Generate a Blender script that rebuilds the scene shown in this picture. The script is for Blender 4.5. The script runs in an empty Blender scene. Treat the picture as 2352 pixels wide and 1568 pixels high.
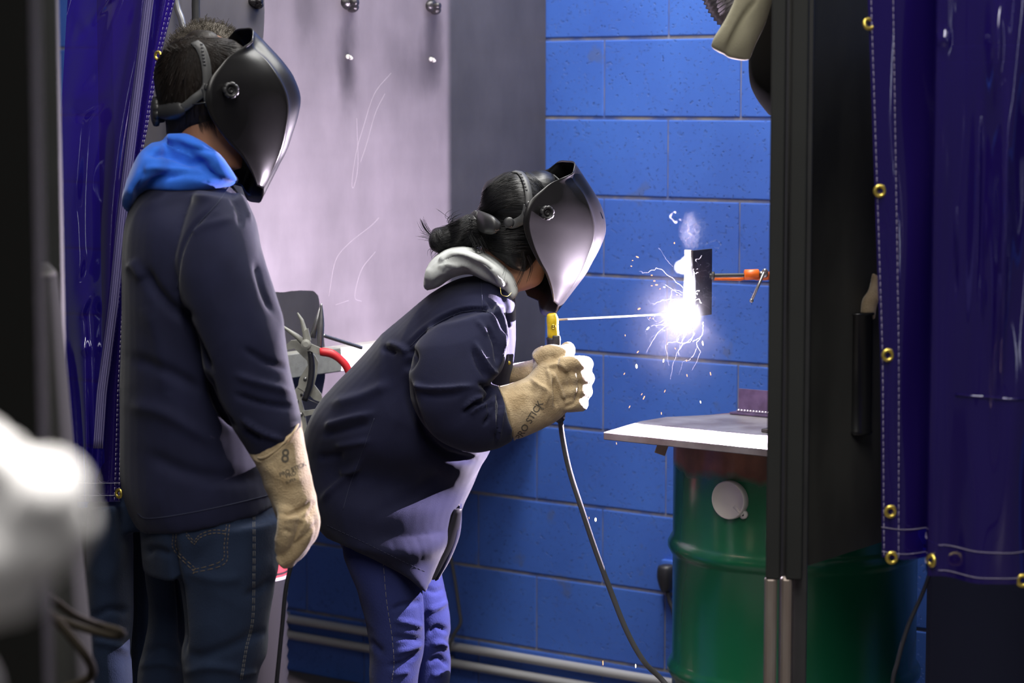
import bpy, bmesh, math, random
import numpy as np
from mathutils import Vector, Matrix, noise
from mathutils.bvhtree import BVHTree
random.seed(7); np.random.seed(7)
R = math.radians
scene = bpy.context.scene
COL = scene.collection

# ------------------------------------------------------------------ camera
F = 5500.0                      # focal length in pixels of the 2352 px frame
CX, CY = 1176.0, 784.0
PITCH = math.atan(554.0 / F)
YAW = R(36.0)                   # camera looks 36 deg left of the back wall's normal
CAM = Vector((0, 0, 1.65))
RGT = Vector((math.cos(YAW), math.sin(YAW), 0))
FWH = Vector((-math.sin(YAW), math.cos(YAW), 0))
FWD = FWH * math.cos(PITCH) + Vector((0, 0, -math.sin(PITCH)))
UPV = FWH * math.sin(PITCH) + Vector((0, 0, math.cos(PITCH)))
cd = bpy.data.cameras.new('camera')
cam = bpy.data.objects.new('camera', cd); COL.objects.link(cam)
cd.sensor_width = 36.0; cd.lens = 36.0 * F / 2352.0
cd.clip_start = 0.05; cd.clip_end = 60
cd.dof.use_dof = True; cd.dof.focus_distance = 4.95; cd.dof.aperture_fstop = 4.0
cam.matrix_world = Matrix(((RGT.x, UPV.x, -FWD.x, CAM.x), (RGT.y, UPV.y, -FWD.y, CAM.y), (RGT.z, UPV.z, -FWD.z, CAM.z), (0, 0, 0, 1)))
scene.camera = cam

# ------------------------------------------------------------------ colour management, world
scene.view_settings.view_transform = 'Standard'
scene.view_settings.look = 'None'
scene.view_settings.gamma = 1.0
scene.view_settings.exposure = 0.0
scene.view_settings.use_curve_mapping = False
scene.cycles.use_denoising = True
scene.cycles.max_bounces = 6
scene.cycles.sample_clamp_indirect = 4.0
scene.cycles.caustics_reflective = False
scene.cycles.caustics_refractive = False
w = bpy.data.worlds.new('world'); scene.world = w; w.use_nodes = True
w.node_tree.nodes['Background'].inputs[0].default_value = (0.95, 0.96, 1.0, 1)
w.node_tree.nodes['Background'].inputs[1].default_value = 0.055

def ray(px, py):
    return (FWD + RGT * ((px - CX) / F) + UPV * ((CY - py) / F))
def P(px, py, vy):              # point seen at px,py whose horizontal distance ahead of the camera is vy
    d = ray(px, py); return CAM + d * (vy / d.dot(FWH))
def PX(px, py, X):
    d = ray(px, py); return CAM + d * ((X - CAM.x) / d.x)
def PY(px, py, Y):
    d = ray(px, py); return CAM + d * ((Y - CAM.y) / d.y)
def PZ(px, py, Z):
    d = ray(px, py); return CAM + d * ((Z - CAM.z) / d.z)
def V(vx, vy, z): return RGT * vx + FWH * vy + Vector((0, 0, z))
def proj(co):                   # n x 3 array of points -> n x 2 pixels
    c = co - np.array(CAM)
    z = c @ np.array(FWD)
    return np.stack([CX + F * (c @ np.array(RGT)) / z, CY - F * (c @ np.array(UPV)) / z], 1)

# ------------------------------------------------------------------ lights
def area(name, loc, target, size, power, col=(1, 1, 1), size_y=None):
    l = bpy.data.lights.new(name, 'AREA'); l.energy = power; l.color = col; l.size = size
    if size_y: l.shape = 'RECTANGLE'; l.size_y = size_y
    o = bpy.data.objects.new(name, l); COL.objects.link(o); o.location = loc
    o.rotation_euler = (Vector(target) - Vector(loc)).to_track_quat('-Z', 'Y').to_euler()
    return o
BACK_Y = 5.15; LEFT_X = -3.63; RIGHT_X = -2.03
area('booth_light', V(.30, 5.45, 3.35), V(.25, 5.0, 1.0), 0.45, 58, (1.0, 0.98, 0.94), 1.1)
area('hood_light', V(.32, 4.80, 2.50), V(-.1, 4.65, 1.4), 0.22, 9, (1.0, .99, .95), .5)
area('added_sheen_light', V(-3.2, -2.2, 2.1), V(-.3, 4.4, 1.3), 0.12, 9, (.92, .95, 1.0), 2.2)  # added strip light for curtain highlights and fill; no known window
area('added_sheen_light', V(3.6, -1.5, 2.2), V(.8, 4.0, 1.3), 0.12, 7, (.92, .95, 1.0), 2.2)  # second added strip light, for sheen from the right
area('overhead_light', V(-0.5, 3.5, 4.7), V(-0.4, 4.7, 0.8), 0.35, 84, (1.0, 0.96, 0.9), 2.4)
area('overhead_light', V(1.5, 1.2, 4.6), V(0.6, 4.0, 1.0), 0.3, 16, (1.0, 0.96, 0.92), 2.4)
area('overhead_light', V(.1, .2, 4.7), V(0, 4.0, .9), 1.0, 125, (1.0, .97, .93), 2.6)  # soft front fill added high above the camera
sl = bpy.data.lights.new('added_bundle_spot', 'SPOT'); sl.energy = 1050; sl.color = (1.0, .97, .93); sl.shadow_soft_size = .2; sl.spot_size = R(34); sl.spot_blend = .6  # added spot that only brightens the white bundle
so_ = bpy.data.objects.new('added_bundle_spot', sl); COL.objects.link(so_); so_.location = V(.15, .75, 4.4); so_.rotation_euler = (V(-.2, .98, 1.4) - so_.location).to_track_quat('-Z', 'Y').to_euler()
ARC = P(1577, 721, 5.086)
al = bpy.data.lights.new('welding_arc', 'POINT'); al.energy = 185; al.color = (0.95, 0.80, 1.0); al.shadow_soft_size = 0.00012
ao = bpy.data.objects.new('welding_arc', al); COL.objects.link(ao); ao.location = ARC

# ------------------------------------------------------------------ materials
def new_mat(name):
    m = bpy.data.materials.new(name); m.use_nodes = True
    nt = m.node_tree; b = nt.nodes['Principled BSDF']
    return m, nt, b
def mat(name, col, rough=0.5, metal=0.0, var=0.0, vscale=8.0, col2=None, bump=0.0, bscale=60.0, sheen=0.0, spec=0.5, stretch=None, coat=0.0):
    m, nt, b = new_mat(name); N = nt.nodes; L = nt.links
    b.inputs['Base Color'].default_value = (*col, 1); b.inputs['Roughness'].default_value = rough
    b.inputs['Metallic'].default_value = metal; b.inputs['Specular IOR Level'].default_value = spec
    if sheen: b.inputs['Sheen Weight'].default_value = sheen; b.inputs['Sheen Roughness'].default_value = 0.4
    if coat: b.inputs['Coat Weight'].default_value = coat; b.inputs['Coat Roughness'].default_value = 0.08
    tc = N.new('ShaderNodeTexCoord'); mp = N.new('ShaderNodeMapping'); L.new(tc.outputs['Object'], mp.inputs[0])
    if stretch: mp.inputs['Scale'].default_value = stretch
    if var or col2:
        n = N.new('ShaderNodeTexNoise'); n.inputs['Scale'].default_value = vscale; n.inputs['Detail'].default_value = 6
        L.new(mp.outputs[0], n.inputs['Vector'])
        r = N.new('ShaderNodeValToRGB'); L.new(n.outputs['Fac'], r.inputs[0])
        c2 = col2 or tuple(c * (1 - var) for c in col)
        r.color_ramp.elements[0].position = 0.35; r.color_ramp.elements[0].color = (*c2, 1)
        r.color_ramp.elements[1].position = 0.65; r.color_ramp.elements[1].color = (*col, 1)
        L.new(r.outputs[0], b.inputs['Base Color'])
    if bump:
        n = N.new('ShaderNodeTexNoise'); n.inputs['Scale'].default_value = bscale; n.inputs['Detail'].default_value = 4
        L.new(mp.outputs[0], n.inputs['Vector'])
        bp = N.new('ShaderNodeBump'); bp.inputs['Strength'].default_value = bump; bp.inputs['Distance'].default_value = 0.002
        L.new(n.outputs['Fac'], bp.inputs['Height']); L.new(bp.outputs[0], b.inputs['Normal'])
    return m
def emis(name, col, s):
    m = bpy.data.materials.new(name); m.use_nodes = True; nt = m.node_tree; nt.nodes.clear()
    e = nt.nodes.new('ShaderNodeEmission'); o = nt.nodes.new('ShaderNodeOutputMaterial')
    e.inputs[0].default_value = (*col, 1); e.inputs[1].default_value = s; nt.links.new(e.outputs[0], o.inputs[0]); return m

M = {}

M['navy'] = mat('navy_cotton', (0.0120, 0.0135, 0.040), 0.85, var=0.2, vscale=14, bump=0.25, bscale=900, sheen=0.15, spec=0.2)
M['denim'] = mat('blue_denim', (0.017, 0.029, 0.063), 0.9, col2=(0.011, 0.019, 0.043), vscale=9, bump=0.5, bscale=700, sheen=0.1, spec=0.2, stretch=(1, 1, .35))
M['denim_w'] = mat('indigo_denim', (0.028, 0.037, 0.15), 0.9, col2=(0.019, 0.026, 0.105), vscale=9, bump=0.6, bscale=500, sheen=0.1, spec=0.2, stretch=(1, 1, .35))
M['thread'] = mat('pale_thread', (0.20, 0.19, 0.17), 0.8)
M['thread_o'] = mat('ochre_thread', (0.16, 0.12, 0.07), 0.8)
M['thread_b'] = mat('dark_seam', (0.03, 0.035, 0.07), 0.8)
M['bluehood'] = mat('blue_fleece', (0.035, 0.16, 0.72), 0.95, var=0.2, vscale=20, bump=0.25, bscale=600, sheen=0.3, spec=0.15)
M['greyhood'] = mat('grey_fleece', (0.50, 0.52, 0.51), 0.95, var=0.12, vscale=25, bump=0.25, bscale=600, sheen=0.2, spec=0.15)
M['skin'] = mat('tan_skin', (0.32, 0.14, 0.07), 0.5, var=0.15, vscale=20)
M['skin_w'] = mat('light_skin', (0.50, 0.27, 0.18), 0.5, var=0.1, vscale=20)
M['plastic'] = mat('black_plastic', (0.022, 0.022, 0.024), 0.42, bump=0.06, bscale=900)
M['shell'] = mat('helmet_shell', (0.0085, 0.0080, 0.0088), 0.30, var=0.25, vscale=22, bump=0.05, bscale=900, spec=0.36)
M['strap'] = mat('strap_plastic', (0.055, 0.056, 0.058), 0.5)
M['leather'] = mat('suede_leather', (0.54, 0.42, 0.26), 0.95, col2=(0.36, 0.265, 0.15), vscale=26, bump=1.0, bscale=300, sheen=0.5, spec=0.1)
M['ink'] = mat('dark_ink', (0.10, 0.085, 0.065), 0.9)
M['hair_b'] = mat('brown_hair', (0.013, 0.0085, 0.0065), 0.55, col2=(0.006, 0.004, 0.0035), vscale=60, bump=0.5, bscale=170, stretch=(1, 1, .12), spec=.25)
M['hair_k'] = mat('black_hair', (0.0045, 0.0045, 0.0055), 0.40, bump=0.5, bscale=170, stretch=(.2, .2, 1), spec=.3)
M['hair_f'] = mat('fuzzy_hair', (0.06, 0.05, 0.038), 0.9)
M['steel'] = mat('bare_steel', (0.42, 0.42, 0.43), 0.38, metal=0.85, var=0.3, vscale=30, bump=0.1)
M['zinc'] = mat('dull_zinc', (0.40, 0.40, 0.36), 0.5, metal=0.1, var=0.2, vscale=60, bump=0.2, bscale=500)
M['dsteel'] = mat('dark_steel', (0.045, 0.045, 0.047), 0.5, metal=0.3, var=0.3, vscale=8, bump=0.1)
M['blackmetal'] = mat('black_paint', (0.019, 0.020, 0.019), 0.65, spec=0.3, var=0.2, vscale=6)
M['rust'] = mat('worn_steel', (0.40, 0.36, 0.33), 0.42, metal=0.75, col2=(0.20, 0.10, 0.06), vscale=9, bump=0.2, stretch=(1, 1, .25))
M['brass'] = mat('brass', (0.75, 0.58, 0.12), 0.32, metal=0.9)
M['yellow'] = mat('yellow_plastic', (0.85, 0.60, 0.02), 0.4, var=0.25, vscale=70)
M['rubber'] = mat('black_rubber', (0.022, 0.022, 0.028), 0.45, spec=0.6)
M['greyrub'] = mat('grey_cable', (0.10, 0.10, 0.105), 0.45)
M['orange'] = mat('orange_paint', (0.90, 0.16, 0.015), 0.35)
M['red'] = mat('red_grip', (0.70, 0.03, 0.04), 0.4)
M['white'] = mat('white_cloth', (0.80, 0.78, 0.77), 0.85)
M['label'] = mat('white_plastic', (0.74, 0.71, 0.66), 0.5, var=0.1)
M['conduit'] = mat('conduit_metal', (0.55, 0.55, 0.57), 0.4, metal=0.3)
M['brown'] = mat('brown_hose', (0.030, 0.024, 0.017), 0.85, spec=.15)
M['grey'] = mat('grey_plastic', (0.045, 0.045, 0.042), 0.9, var=0.1, spec=0.1)

# ------------------------------------------------------------------ object helpers
def link(name, me, m=None, parent=None, smooth=True):
    o = bpy.data.objects.new(name, me); COL.objects.link(o)
    if m is not None: me.materials.append(m)
    if smooth and len(me.polygons): me.polygons.foreach_set('use_smooth', [True] * len(me.polygons))
    if parent is not None:
        o.parent = parent; o.matrix_parent_inverse = Matrix.Translation(-parent.location)
    return o
def obj(name, bm, m=None, parent=None, smooth=True):
    me = bpy.data.meshes.new(name); bmesh.ops.recalc_face_normals(bm, faces=bm.faces); bm.to_mesh(me); bm.free()
    return link(name, me, m, parent, smooth)
def tag(o, label=None, cat=None, group=None, kind=None):
    if label: o['label'] = label
    if cat: o['category'] = cat
    if group: o['group'] = group
    if kind: o['kind'] = kind
    return o
def empty(name, loc, label=None, cat=None, group=None):
    o = bpy.data.objects.new(name, None); COL.objects.link(o); o.location = loc; o.empty_display_size = .1
    return tag(o, label, cat, group)
def box(bm, lo, hi, bev=0.0, mtx=None):
    r = bmesh.ops.create_cube(bm, size=1)['verts']
    lo = Vector(lo); hi = Vector(hi); c = (lo + hi) / 2; s = hi - lo
    for v in r: v.co = Vector((v.co.x * s.x, v.co.y * s.y, v.co.z * s.z)) + c
    if bev:
        es = list({e for v in r for e in v.link_edges})
        q = bmesh.ops.bevel(bm, geom=es, offset=bev, segments=2, affect='EDGES', profile=.5)
        r = list({v for v in r if v.is_valid} | set(q['verts']))
    if mtx is not None:
        for v in r: v.co = mtx @ v.co
def obox(bm, c, ax, ay, az, sx, sy, sz, bev=0.0):      # box with its own axes, full sizes
    m = Matrix((( ax.x, ay.x, az.x, c.x), (ax.y, ay.y, az.y, c.y), (ax.z, ay.z, az.z, c.z), (0, 0, 0, 1)))
    box(bm, (-sx / 2, -sy / 2, -sz / 2), (sx / 2, sy / 2, sz / 2), bev, m)
def catmull(pts, n):
    pts = np.array(pts, float)
    if len(pts) < 3:
        t = np.linspace(0, 1, n)[:, None]; return pts[0] * (1 - t) + pts[-1] * t
    p = np.vstack([2 * pts[0] - pts[1], pts, 2 * pts[-1] - pts[-2]])
    out = []
    for s in np.linspace(0, len(pts) - 1, n):
        i = min(int(s), len(pts) - 2); t = s - i
        a, b, c, d = p[i], p[i + 1], p[i + 2], p[i + 3]
        out.append(.5 * ((2 * b) + (c - a) * t + (2 * a - 5 * b + 4 * c - d) * t * t + (3 * b - a - 3 * c + d) * t ** 3))
    return np.array(out)
def rings(bm, rs, caps=True, dome=True):                # bridge a list of vertex rings
    vs = [[bm.verts.new(c) for c in r] for r in rs]
    n = len(vs[0])
    for a, b in zip(vs[:-1], vs[1:]):
        for i in range(n): bm.faces.new((a[i], a[(i + 1) % n], b[(i + 1) % n], b[i]))
    if caps:
        for r in (vs[0], vs[-1]):
            c = bm.verts.new(sum((v.co for v in r), Vector()) / n)
            for i in range(n): bm.faces.new((r[i], r[(i + 1) % n], c))
def tube(bm, pts, rad, seg=10, n=None, caps=True, flat=None):
    pts = [Vector(p) for p in pts]
    rad = rad if isinstance(rad, (list, tuple)) else [rad] * len(pts)
    if n:
        q = catmull([(*p, r) for p, r in zip(pts, rad)], n); pts = [Vector(a[:3]) for a in q]; rad = [max(a[3], 1e-4) for a in q]
    t0 = (pts[1] - pts[0]).normalized(); up = Vector((0, 0, 1)) if abs(t0.z) < .9 else Vector((1, 0, 0))
    u = t0.cross(up).normalized(); rs = []
    for i, p in enumerate(pts):
        t = (pts[min(i + 1, len(pts) - 1)] - pts[max(i - 1, 0)]).normalized()
        u = (u - t * u.dot(t)).normalized(); v = t.cross(u)
        rs.append([p + (u * math.cos(a) + v * math.sin(a)) * rad[i] for a in [2 * math.pi * k / seg for k in range(seg)]])
    rings(bm, rs, caps)
def loft(bm, secs, seg=28, n=None, power=1.0, dome=0.0):
    """sections: (Lx,Ly,Rx,Ry, distance, half depth) - an ellipse spanning L..R across the view and half depth along it"""
    s = catmull(secs, n or len(secs) * 4)
    rs = []
    for a in s:
        Lp = P(a[0], a[1], a[4]); Rp = P(a[2], a[3], a[4]); c = (Lp + Rp) / 2; h = (Rp - Lp) / 2
        rr = []
        for k in range(seg):
            t = 2 * math.pi * k / seg; x, y = math.cos(t), math.sin(t)
            x = math.copysign(abs(x) ** power, x); y = math.copysign(abs(y) ** power, y)
            rr.append(c + h * x + FWH * (a[5] * y))
        rs.append(rr)
    def endring(r, r2):
        c = sum(r, Vector()) / seg; c2 = sum(r2, Vector()) / seg; d = (c - c2).normalized() * dome
        return [[c + (p - c) * .85 + d * .5 for p in r], [c + (p - c) * .5 + d * .9 for p in r]]
    if dome:
        e0 = endring(rs[0], rs[1]); e1 = endring(rs[-1], rs[-2])
        rs = [e0[1], e0[0]] + rs + e1
    rings(bm, rs, True)
def ball(bm, c, rx, ry, rz, axes=None, seg=24):
    r = bmesh.ops.create_uvsphere(bm, u_segments=seg, v_segments=seg // 2 + 2, radius=1)['verts']
    ax = axes or (RGT, FWH, Vector((0, 0, 1)))
    for v in r: v.co = c + ax[0] * v.co.x * rx + ax[1] * v.co.y * ry + ax[2] * v.co.z * rz
def evaluated(o):
    dg = bpy.context.evaluated_depsgraph_get(); dg.update()
    return bpy.data.meshes.new_from_object(o.evaluated_get(dg), depsgraph=dg)
def fuse(name, bm, m, parent, voxel=0.006, smooth=6, strokes=(), wrinkle=0.0, wscale=9.0, stretch=(1, 1, 1), post=2):
    me = bpy.data.meshes.new('tmp'); bmesh.ops.recalc_face_normals(bm, faces=bm.faces); bm.to_mesh(me); bm.free()
    o = bpy.data.objects.new('tmp', me); COL.objects.link(o)
    r = o.modifiers.new('r', 'REMESH'); r.mode = 'VOXEL'; r.voxel_size = voxel
    s = o.modifiers.new('s', 'SMOOTH'); s.iterations = smooth; s.factor = .5
    me2 = evaluated(o); bpy.data.objects.remove(o)
    me2.name = name
    if strokes or wrinkle: sculpt(me2, strokes, wrinkle, wscale, stretch)
    o = link(name, me2, m, parent)
    return o
def sculpt(me, strokes, wrinkle=0, wscale=9, stretch=(1, 1, 1)):
    n = len(me.vertices); co = np.empty(n * 3); me.vertices.foreach_get('co', co); co = co.reshape(-1, 3)
    no = np.empty(n * 3); me.vertices.foreach_get('normal', no); no = no.reshape(-1, 3)
    disp = np.zeros(n)
    if wrinkle:
        st = stretch
        for i in range(n):
            c = co[i]; q = Vector((c[0] * st[0], c[1] * st[1], c[2] * st[2])) * wscale
            q = q + noise.noise_vector(q * .7) * .6
            a = noise.noise(q)
            disp[i] += wrinkle * ((1 - abs(a) * 2.6) * .8 + noise.noise(q * 2.7) * .35)
    if strokes:
        p = proj(co); face = np.clip(-(no @ np.array(FWD)) * 1.6 + .35, 0, 1)
        for pts, rad, amp in strokes:
            q = catmull(pts, max(8, len(pts) * 6)); best = np.full(n, 1e9); tt = np.zeros(n)
            for k in range(len(q) - 1):
                a, b = q[k], q[k + 1]; ab = b - a; L2 = max((ab ** 2).sum(), 1e-6)
                t = np.clip(((p - a) @ ab) / L2, 0, 1); d = np.sqrt(((p - a - t[:, None] * ab) ** 2).sum(1))
                mk = d < best; best[mk] = d[mk]; tt[mk] = (k + t[mk]) / (len(q) - 1)
            taper = np.clip(np.minimum(tt, 1 - tt) * 5 + .15, 0, 1)
            disp += amp * np.exp(-(best / rad) ** 2) * face * taper
    co = co + no * disp[:, None]
    me.vertices.foreach_set('co', co.reshape(-1)); me.update()
def surf(o):                     # ray-caster over a finished mesh
    me = o.data; return BVHTree.FromPolygons([o.matrix_world @ v.co if False else v.co for v in me.vertices], [p.vertices for p in me.polygons])
def hit(bvh, px, py, lift=0.0008):
    d = ray(px, py).normalized(); h = bvh.ray_cast(CAM, d)
    if h[0] is None: return None
    return h[0] + (h[1] if h[1].dot(d) < 0 else -h[1]) * lift
def seam(bm, bvh, pts, rad=0.0007, dash=None, step=6, lift=0.0006):
    q = np.array(pts, float); out = []
    q = catmull(q, max(6, int(np.sqrt((np.diff(q, axis=0) ** 2).sum(1)).sum() / step)))
    for a in q: out.append(hit(bvh, a[0], a[1], lift))
    run = []
    def flush():
        if len(run) > 1: tube(bm, run, rad, 5)
    for i, a in enumerate(out):
        if a is None or (dash and i % dash == dash - 1) or (run and (a - run[-1]).length > .05): flush(); run = []
        if a is not None: run.append(a)
    flush()
def text_mesh(s, name='t', bold=0.0):
    c = bpy.data.curves.new(name, 'FONT'); c.body = s; c.size = 1; c.align_x = 'CENTER'; c.align_y = 'CENTER'; c.offset = bold
    o = bpy.data.objects.new(name, c); COL.objects.link(o); me = evaluated(o); bpy.data.objects.remove(o)
    bm = bmesh.new(); bm.from_mesh(me); bmesh.ops.triangulate(bm, faces=bm.faces)
    bmesh.ops.subdivide_edges(bm, edges=bm.edges, cuts=1); return bm
def print_on(name, s, bvh, cx, cy, size, ang, m, parent, bold=0.01, shear=0.0, wide=1.0):
    bm = text_mesh(s, bold=bold); ca, sa = math.cos(R(ang)), math.sin(R(ang)); bad = []
    for v in bm.verts:
        x, y = (v.co.x * wide + v.co.y * shear) * size, v.co.y * size
        h = hit(bvh, cx + x * ca + y * sa, cy + x * sa - y * ca, .0006)
        if h is None: bad.append(v)
        else: v.co = h
    bmesh.ops.delete(bm, geom=bad, context='VERTS')
    return obj(name, bm, m, parent)
# ================================================================== SETTING
def blue_wall_mat():
    m, nt, b = new_mat('blue_painted_block'); N = nt.nodes; L = nt.links
    b.inputs['Roughness'].default_value = 0.42; b.inputs['Specular IOR Level'].default_value = 0.45
    tc = N.new('ShaderNodeTexCoord')
    n1 = N.new('ShaderNodeTexNoise'); n1.inputs['Scale'].default_value = 2.2; n1.inputs['Detail'].default_value = 5
    r1 = N.new('ShaderNodeValToRGB'); L.new(tc.outputs['Object'], n1.inputs['Vector']); L.new(n1.outputs['Fac'], r1.inputs[0])
    r1.color_ramp.elements[0].position = .3; r1.color_ramp.elements[0].color = (0.050, 0.125, 0.52, 1)
    r1.color_ramp.elements[1].position = .7; r1.color_ramp.elements[1].color = (0.070, 0.185, 0.66, 1)
    n2 = N.new('ShaderNodeTexNoise'); n2.inputs['Scale'].default_value = 150; n2.inputs['Detail'].default_value = 3
    L.new(tc.outputs['Object'], n2.inputs['Vector'])
    r2 = N.new('ShaderNodeValToRGB'); L.new(n2.outputs['Fac'], r2.inputs[0])
    r2.color_ramp.elements[0].position = .22; r2.color_ramp.elements[0].color = (0, 0, 0, 1)
    r2.color_ramp.elements[1].position = .38; r2.color_ramp.elements[1].color = (1, 1, 1, 1)
    n3 = N.new('ShaderNodeTexNoise'); n3.inputs['Scale'].default_value = 11; n3.inputs['Detail'].default_value = 9
    L.new(tc.outputs['Object'], n3.inputs['Vector'])
    r3 = N.new('ShaderNodeValToRGB'); L.new(n3.outputs['Fac'], r3.inputs[0])
    r3.color_ramp.elements[0].position = .66; r3.color_ramp.elements[0].color = (0, 0, 0, 1)
    r3.color_ramp.elements[1].position = .72; r3.color_ramp.elements[1].color = (.55, .55, .55, 1)
    mx = N.new('ShaderNodeMix'); mx.data_type = 'RGBA'; L.new(r3.outputs[0], mx.inputs[0]); L.new(r1.outputs[0], mx.inputs[6]); mx.inputs[7].default_value = (.10, .14, .30, 1)
    L.new(mx.outputs[2], b.inputs['Base Color'])
    bp = N.new('ShaderNodeBump'); bp.inputs['Strength'].default_value = .9; bp.inputs['Distance'].default_value = .004
    L.new(r2.outputs[0], bp.inputs['Height']); L.new(bp.outputs[0], b.inputs['Normal'])
    return m
MB = blue_wall_mat()
def mortar_mat():
    m = mat('grey_blue_mortar', (0.30, 0.28, 0.27), 0.8, col2=(0.08, 0.13, 0.36), vscale=14)
    return m
# back wall: each course of blocks really stands proud of raked mortar
j1 = PY(1387, 180, BACK_Y).x; j2 = PY(1533, 360, BACK_Y).x
bm = bmesh.new(); z0 = -0.0216; H = .2032; W = .4064; mo = .0085
x_lo, x_hi, z_hi = -8.0, 1.2, 3.2
row = 0; z = z0
while z < z_hi:
    zc = z + H / 2
    par = int(round((zc - 1.70) / H)) % 2
    x = (j1 if par == 0 else j2); x -= W * math.ceil((x - x_lo) / W)
    while x < x_hi:
        lo = (x + mo * .22, BACK_Y, max(0, z + mo / 2)); hi = (x + W - mo * .22, BACK_Y + .05, z + H - mo / 2)
        if hi[2] - lo[2] > .03: box(bm, lo, hi, .0028)
        x += W
    z += H
wall = obj('wall_back', bm, MB, smooth=False); tag(wall, 'blue painted concrete block wall behind the welding booth', kind='structure')
bm = bmesh.new(); box(bm, (x_lo, BACK_Y + .0035, 0), (x_hi, BACK_Y + .12, z_hi))
tag(obj('mortar', bm, mortar_mat(), wall, False), 'grey blue raked mortar joints')
bm = bmesh.new(); box(bm, (-8, -1.5, -.1), (1.6, BACK_Y + .12, 0))
tag(obj('floor', bm, mat('shop_concrete', (0.11, 0.10, 0.095), 0.7, var=.4, vscale=3, bump=.2, bscale=80), None, False), 'dark dusty concrete shop floor', kind='structure')

# left steel partition of the booth
def steel_sheet_mat():
    m, nt, b = new_mat('scuffed_steel_sheet'); N = nt.nodes; L = nt.links
    b.inputs['Roughness'].default_value = .5; b.inputs['Metallic'].default_value = .25
    tc = N.new('ShaderNodeTexCoord')
    n = N.new('ShaderNodeTexNoise'); n.inputs['Scale'].default_value = 3.5; n.inputs['Detail'].default_value = 8; n.inputs['Roughness'].default_value = .6
    mp = N.new('ShaderNodeMapping'); mp.inputs['Scale'].default_value = (1, 1.6, .8); L.new(tc.outputs['Object'], mp.inputs[0]); L.new(mp.outputs[0], n.inputs['Vector'])
    r = N.new('ShaderNodeValToRGB'); L.new(n.outputs['Fac'], r.inputs[0])
    r.color_ramp.elements[0].position = .3; r.color_ramp.elements[0].color = (.098, .089, .096, 1)
    r.color_ramp.elements[1].position = .7; r.color_ramp.elements[1].color = (.155, .141, .152, 1)
    n4 = N.new('ShaderNodeTexNoise'); n4.inputs['Scale'].default_value = 6; n4.inputs['Detail'].default_value = 6
    mp4 = N.new('ShaderNodeMapping'); mp4.inputs['Scale'].default_value = (1, .22, 2.2); L.new(tc.outputs['Object'], mp4.inputs[0]); L.new(mp4.outputs[0], n4.inputs['Vector'])
    ml = N.new('ShaderNodeMix'); ml.data_type = 'RGBA'; ml.blend_type = 'MULTIPLY'; ml.inputs[0].default_value = .22
    L.new(r.outputs[0], ml.inputs[6]); L.new(n4.outputs['Fac'], ml.inputs[7])
    cur = ml.outputs[2]
    # burnt smudges under the welded bolts
    for px, py, ry, rz, s in ((798, 150, .030, .085, .92), (800, 60, .028, .07, .6), (992, 130, .035, .10, .7), (992, 40, .03, .06, .6), (583, 30, .022, .04, .7), (700, 25, .03, .05, .4), (905, 120, .03, .05, .25), (960, 170, .06, .05, .35)):
        c = PX(px, py, LEFT_X)
        sb = N.new('ShaderNodeVectorMath'); sb.operation = 'SUBTRACT'; L.new(tc.outputs['Object'], sb.inputs[0]); sb.inputs[1].default_value = c
        sc = N.new('ShaderNodeVectorMath'); sc.operation = 'MULTIPLY'; L.new(sb.outputs[0], sc.inputs[0]); sc.inputs[1].default_value = (0, .72 / ry, .76 / rz)
        nz = N.new('ShaderNodeVectorMath'); nz.operation = 'LENGTH'; L.new(sc.outputs[0], nz.inputs[0])
        ad = N.new('ShaderNodeMath'); ad.operation = 'MULTIPLY_ADD'; L.new(n.outputs['Fac'], ad.inputs[0]); ad.inputs[1].default_value = 1.4; L.new(nz.outputs['Value'], ad.inputs[2])
        mr = N.new('ShaderNodeMapRange'); mr.interpolation_type = 'SMOOTHSTEP'; L.new(ad.outputs[0], mr.inputs[0])
        mr.inputs[1].default_value = .7; mr.inputs[2].default_value = 1.9; mr.inputs[3].default_value = s; mr.inputs[4].default_value = 0
        mx = N.new('ShaderNodeMix'); mx.data_type = 'RGBA'; L.new(mr.outputs[0], mx.inputs[0]); L.new(cur, mx.inputs[6]); mx.inputs[7].default_value = (.018, .016, .018, 1)
        cur = mx.outputs[2]
    L.new(cur, b.inputs['Base Color'])
    bp = N.new('ShaderNodeBump'); bp.inputs['Strength'].default_value = .15; bp.inputs['Distance'].default_value = .002
    L.new(n.outputs['Fac'], bp.inputs['Height']); L.new(bp.outputs[0], b.inputs['Normal'])
    return m
ys, ye = 3.58, BACK_Y - .003
lp = empty('steel_partition', (LEFT_X, 4.4, 0), 'lilac-lit scuffed steel sheet partition with welded bolts behind the two welders', 'partition')
bm = bmesh.new(); box(bm, (LEFT_X - .004, ys, .84), (LEFT_X, ye, 2.6), .001)
obj('sheet', bm, steel_sheet_mat(), lp, False)
zt = PX(740, 797, LEFT_X).z; zb = PX(740, 851, LEFT_X).z
bm = bmesh.new(); box(bm, (LEFT_X + .0005, ys, zb), (LEFT_X + .045, PX(880, 820, LEFT_X).y, zt), .002)
obj('rail', bm, M['zinc'], lp, False)
bm = bmesh.new(); box(bm, (LEFT_X - .045, ys - .002, .0), (LEFT_X - .005, ys + .04, 2.6), .003)
obj('post', bm, M['dsteel'], lp, False)
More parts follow.
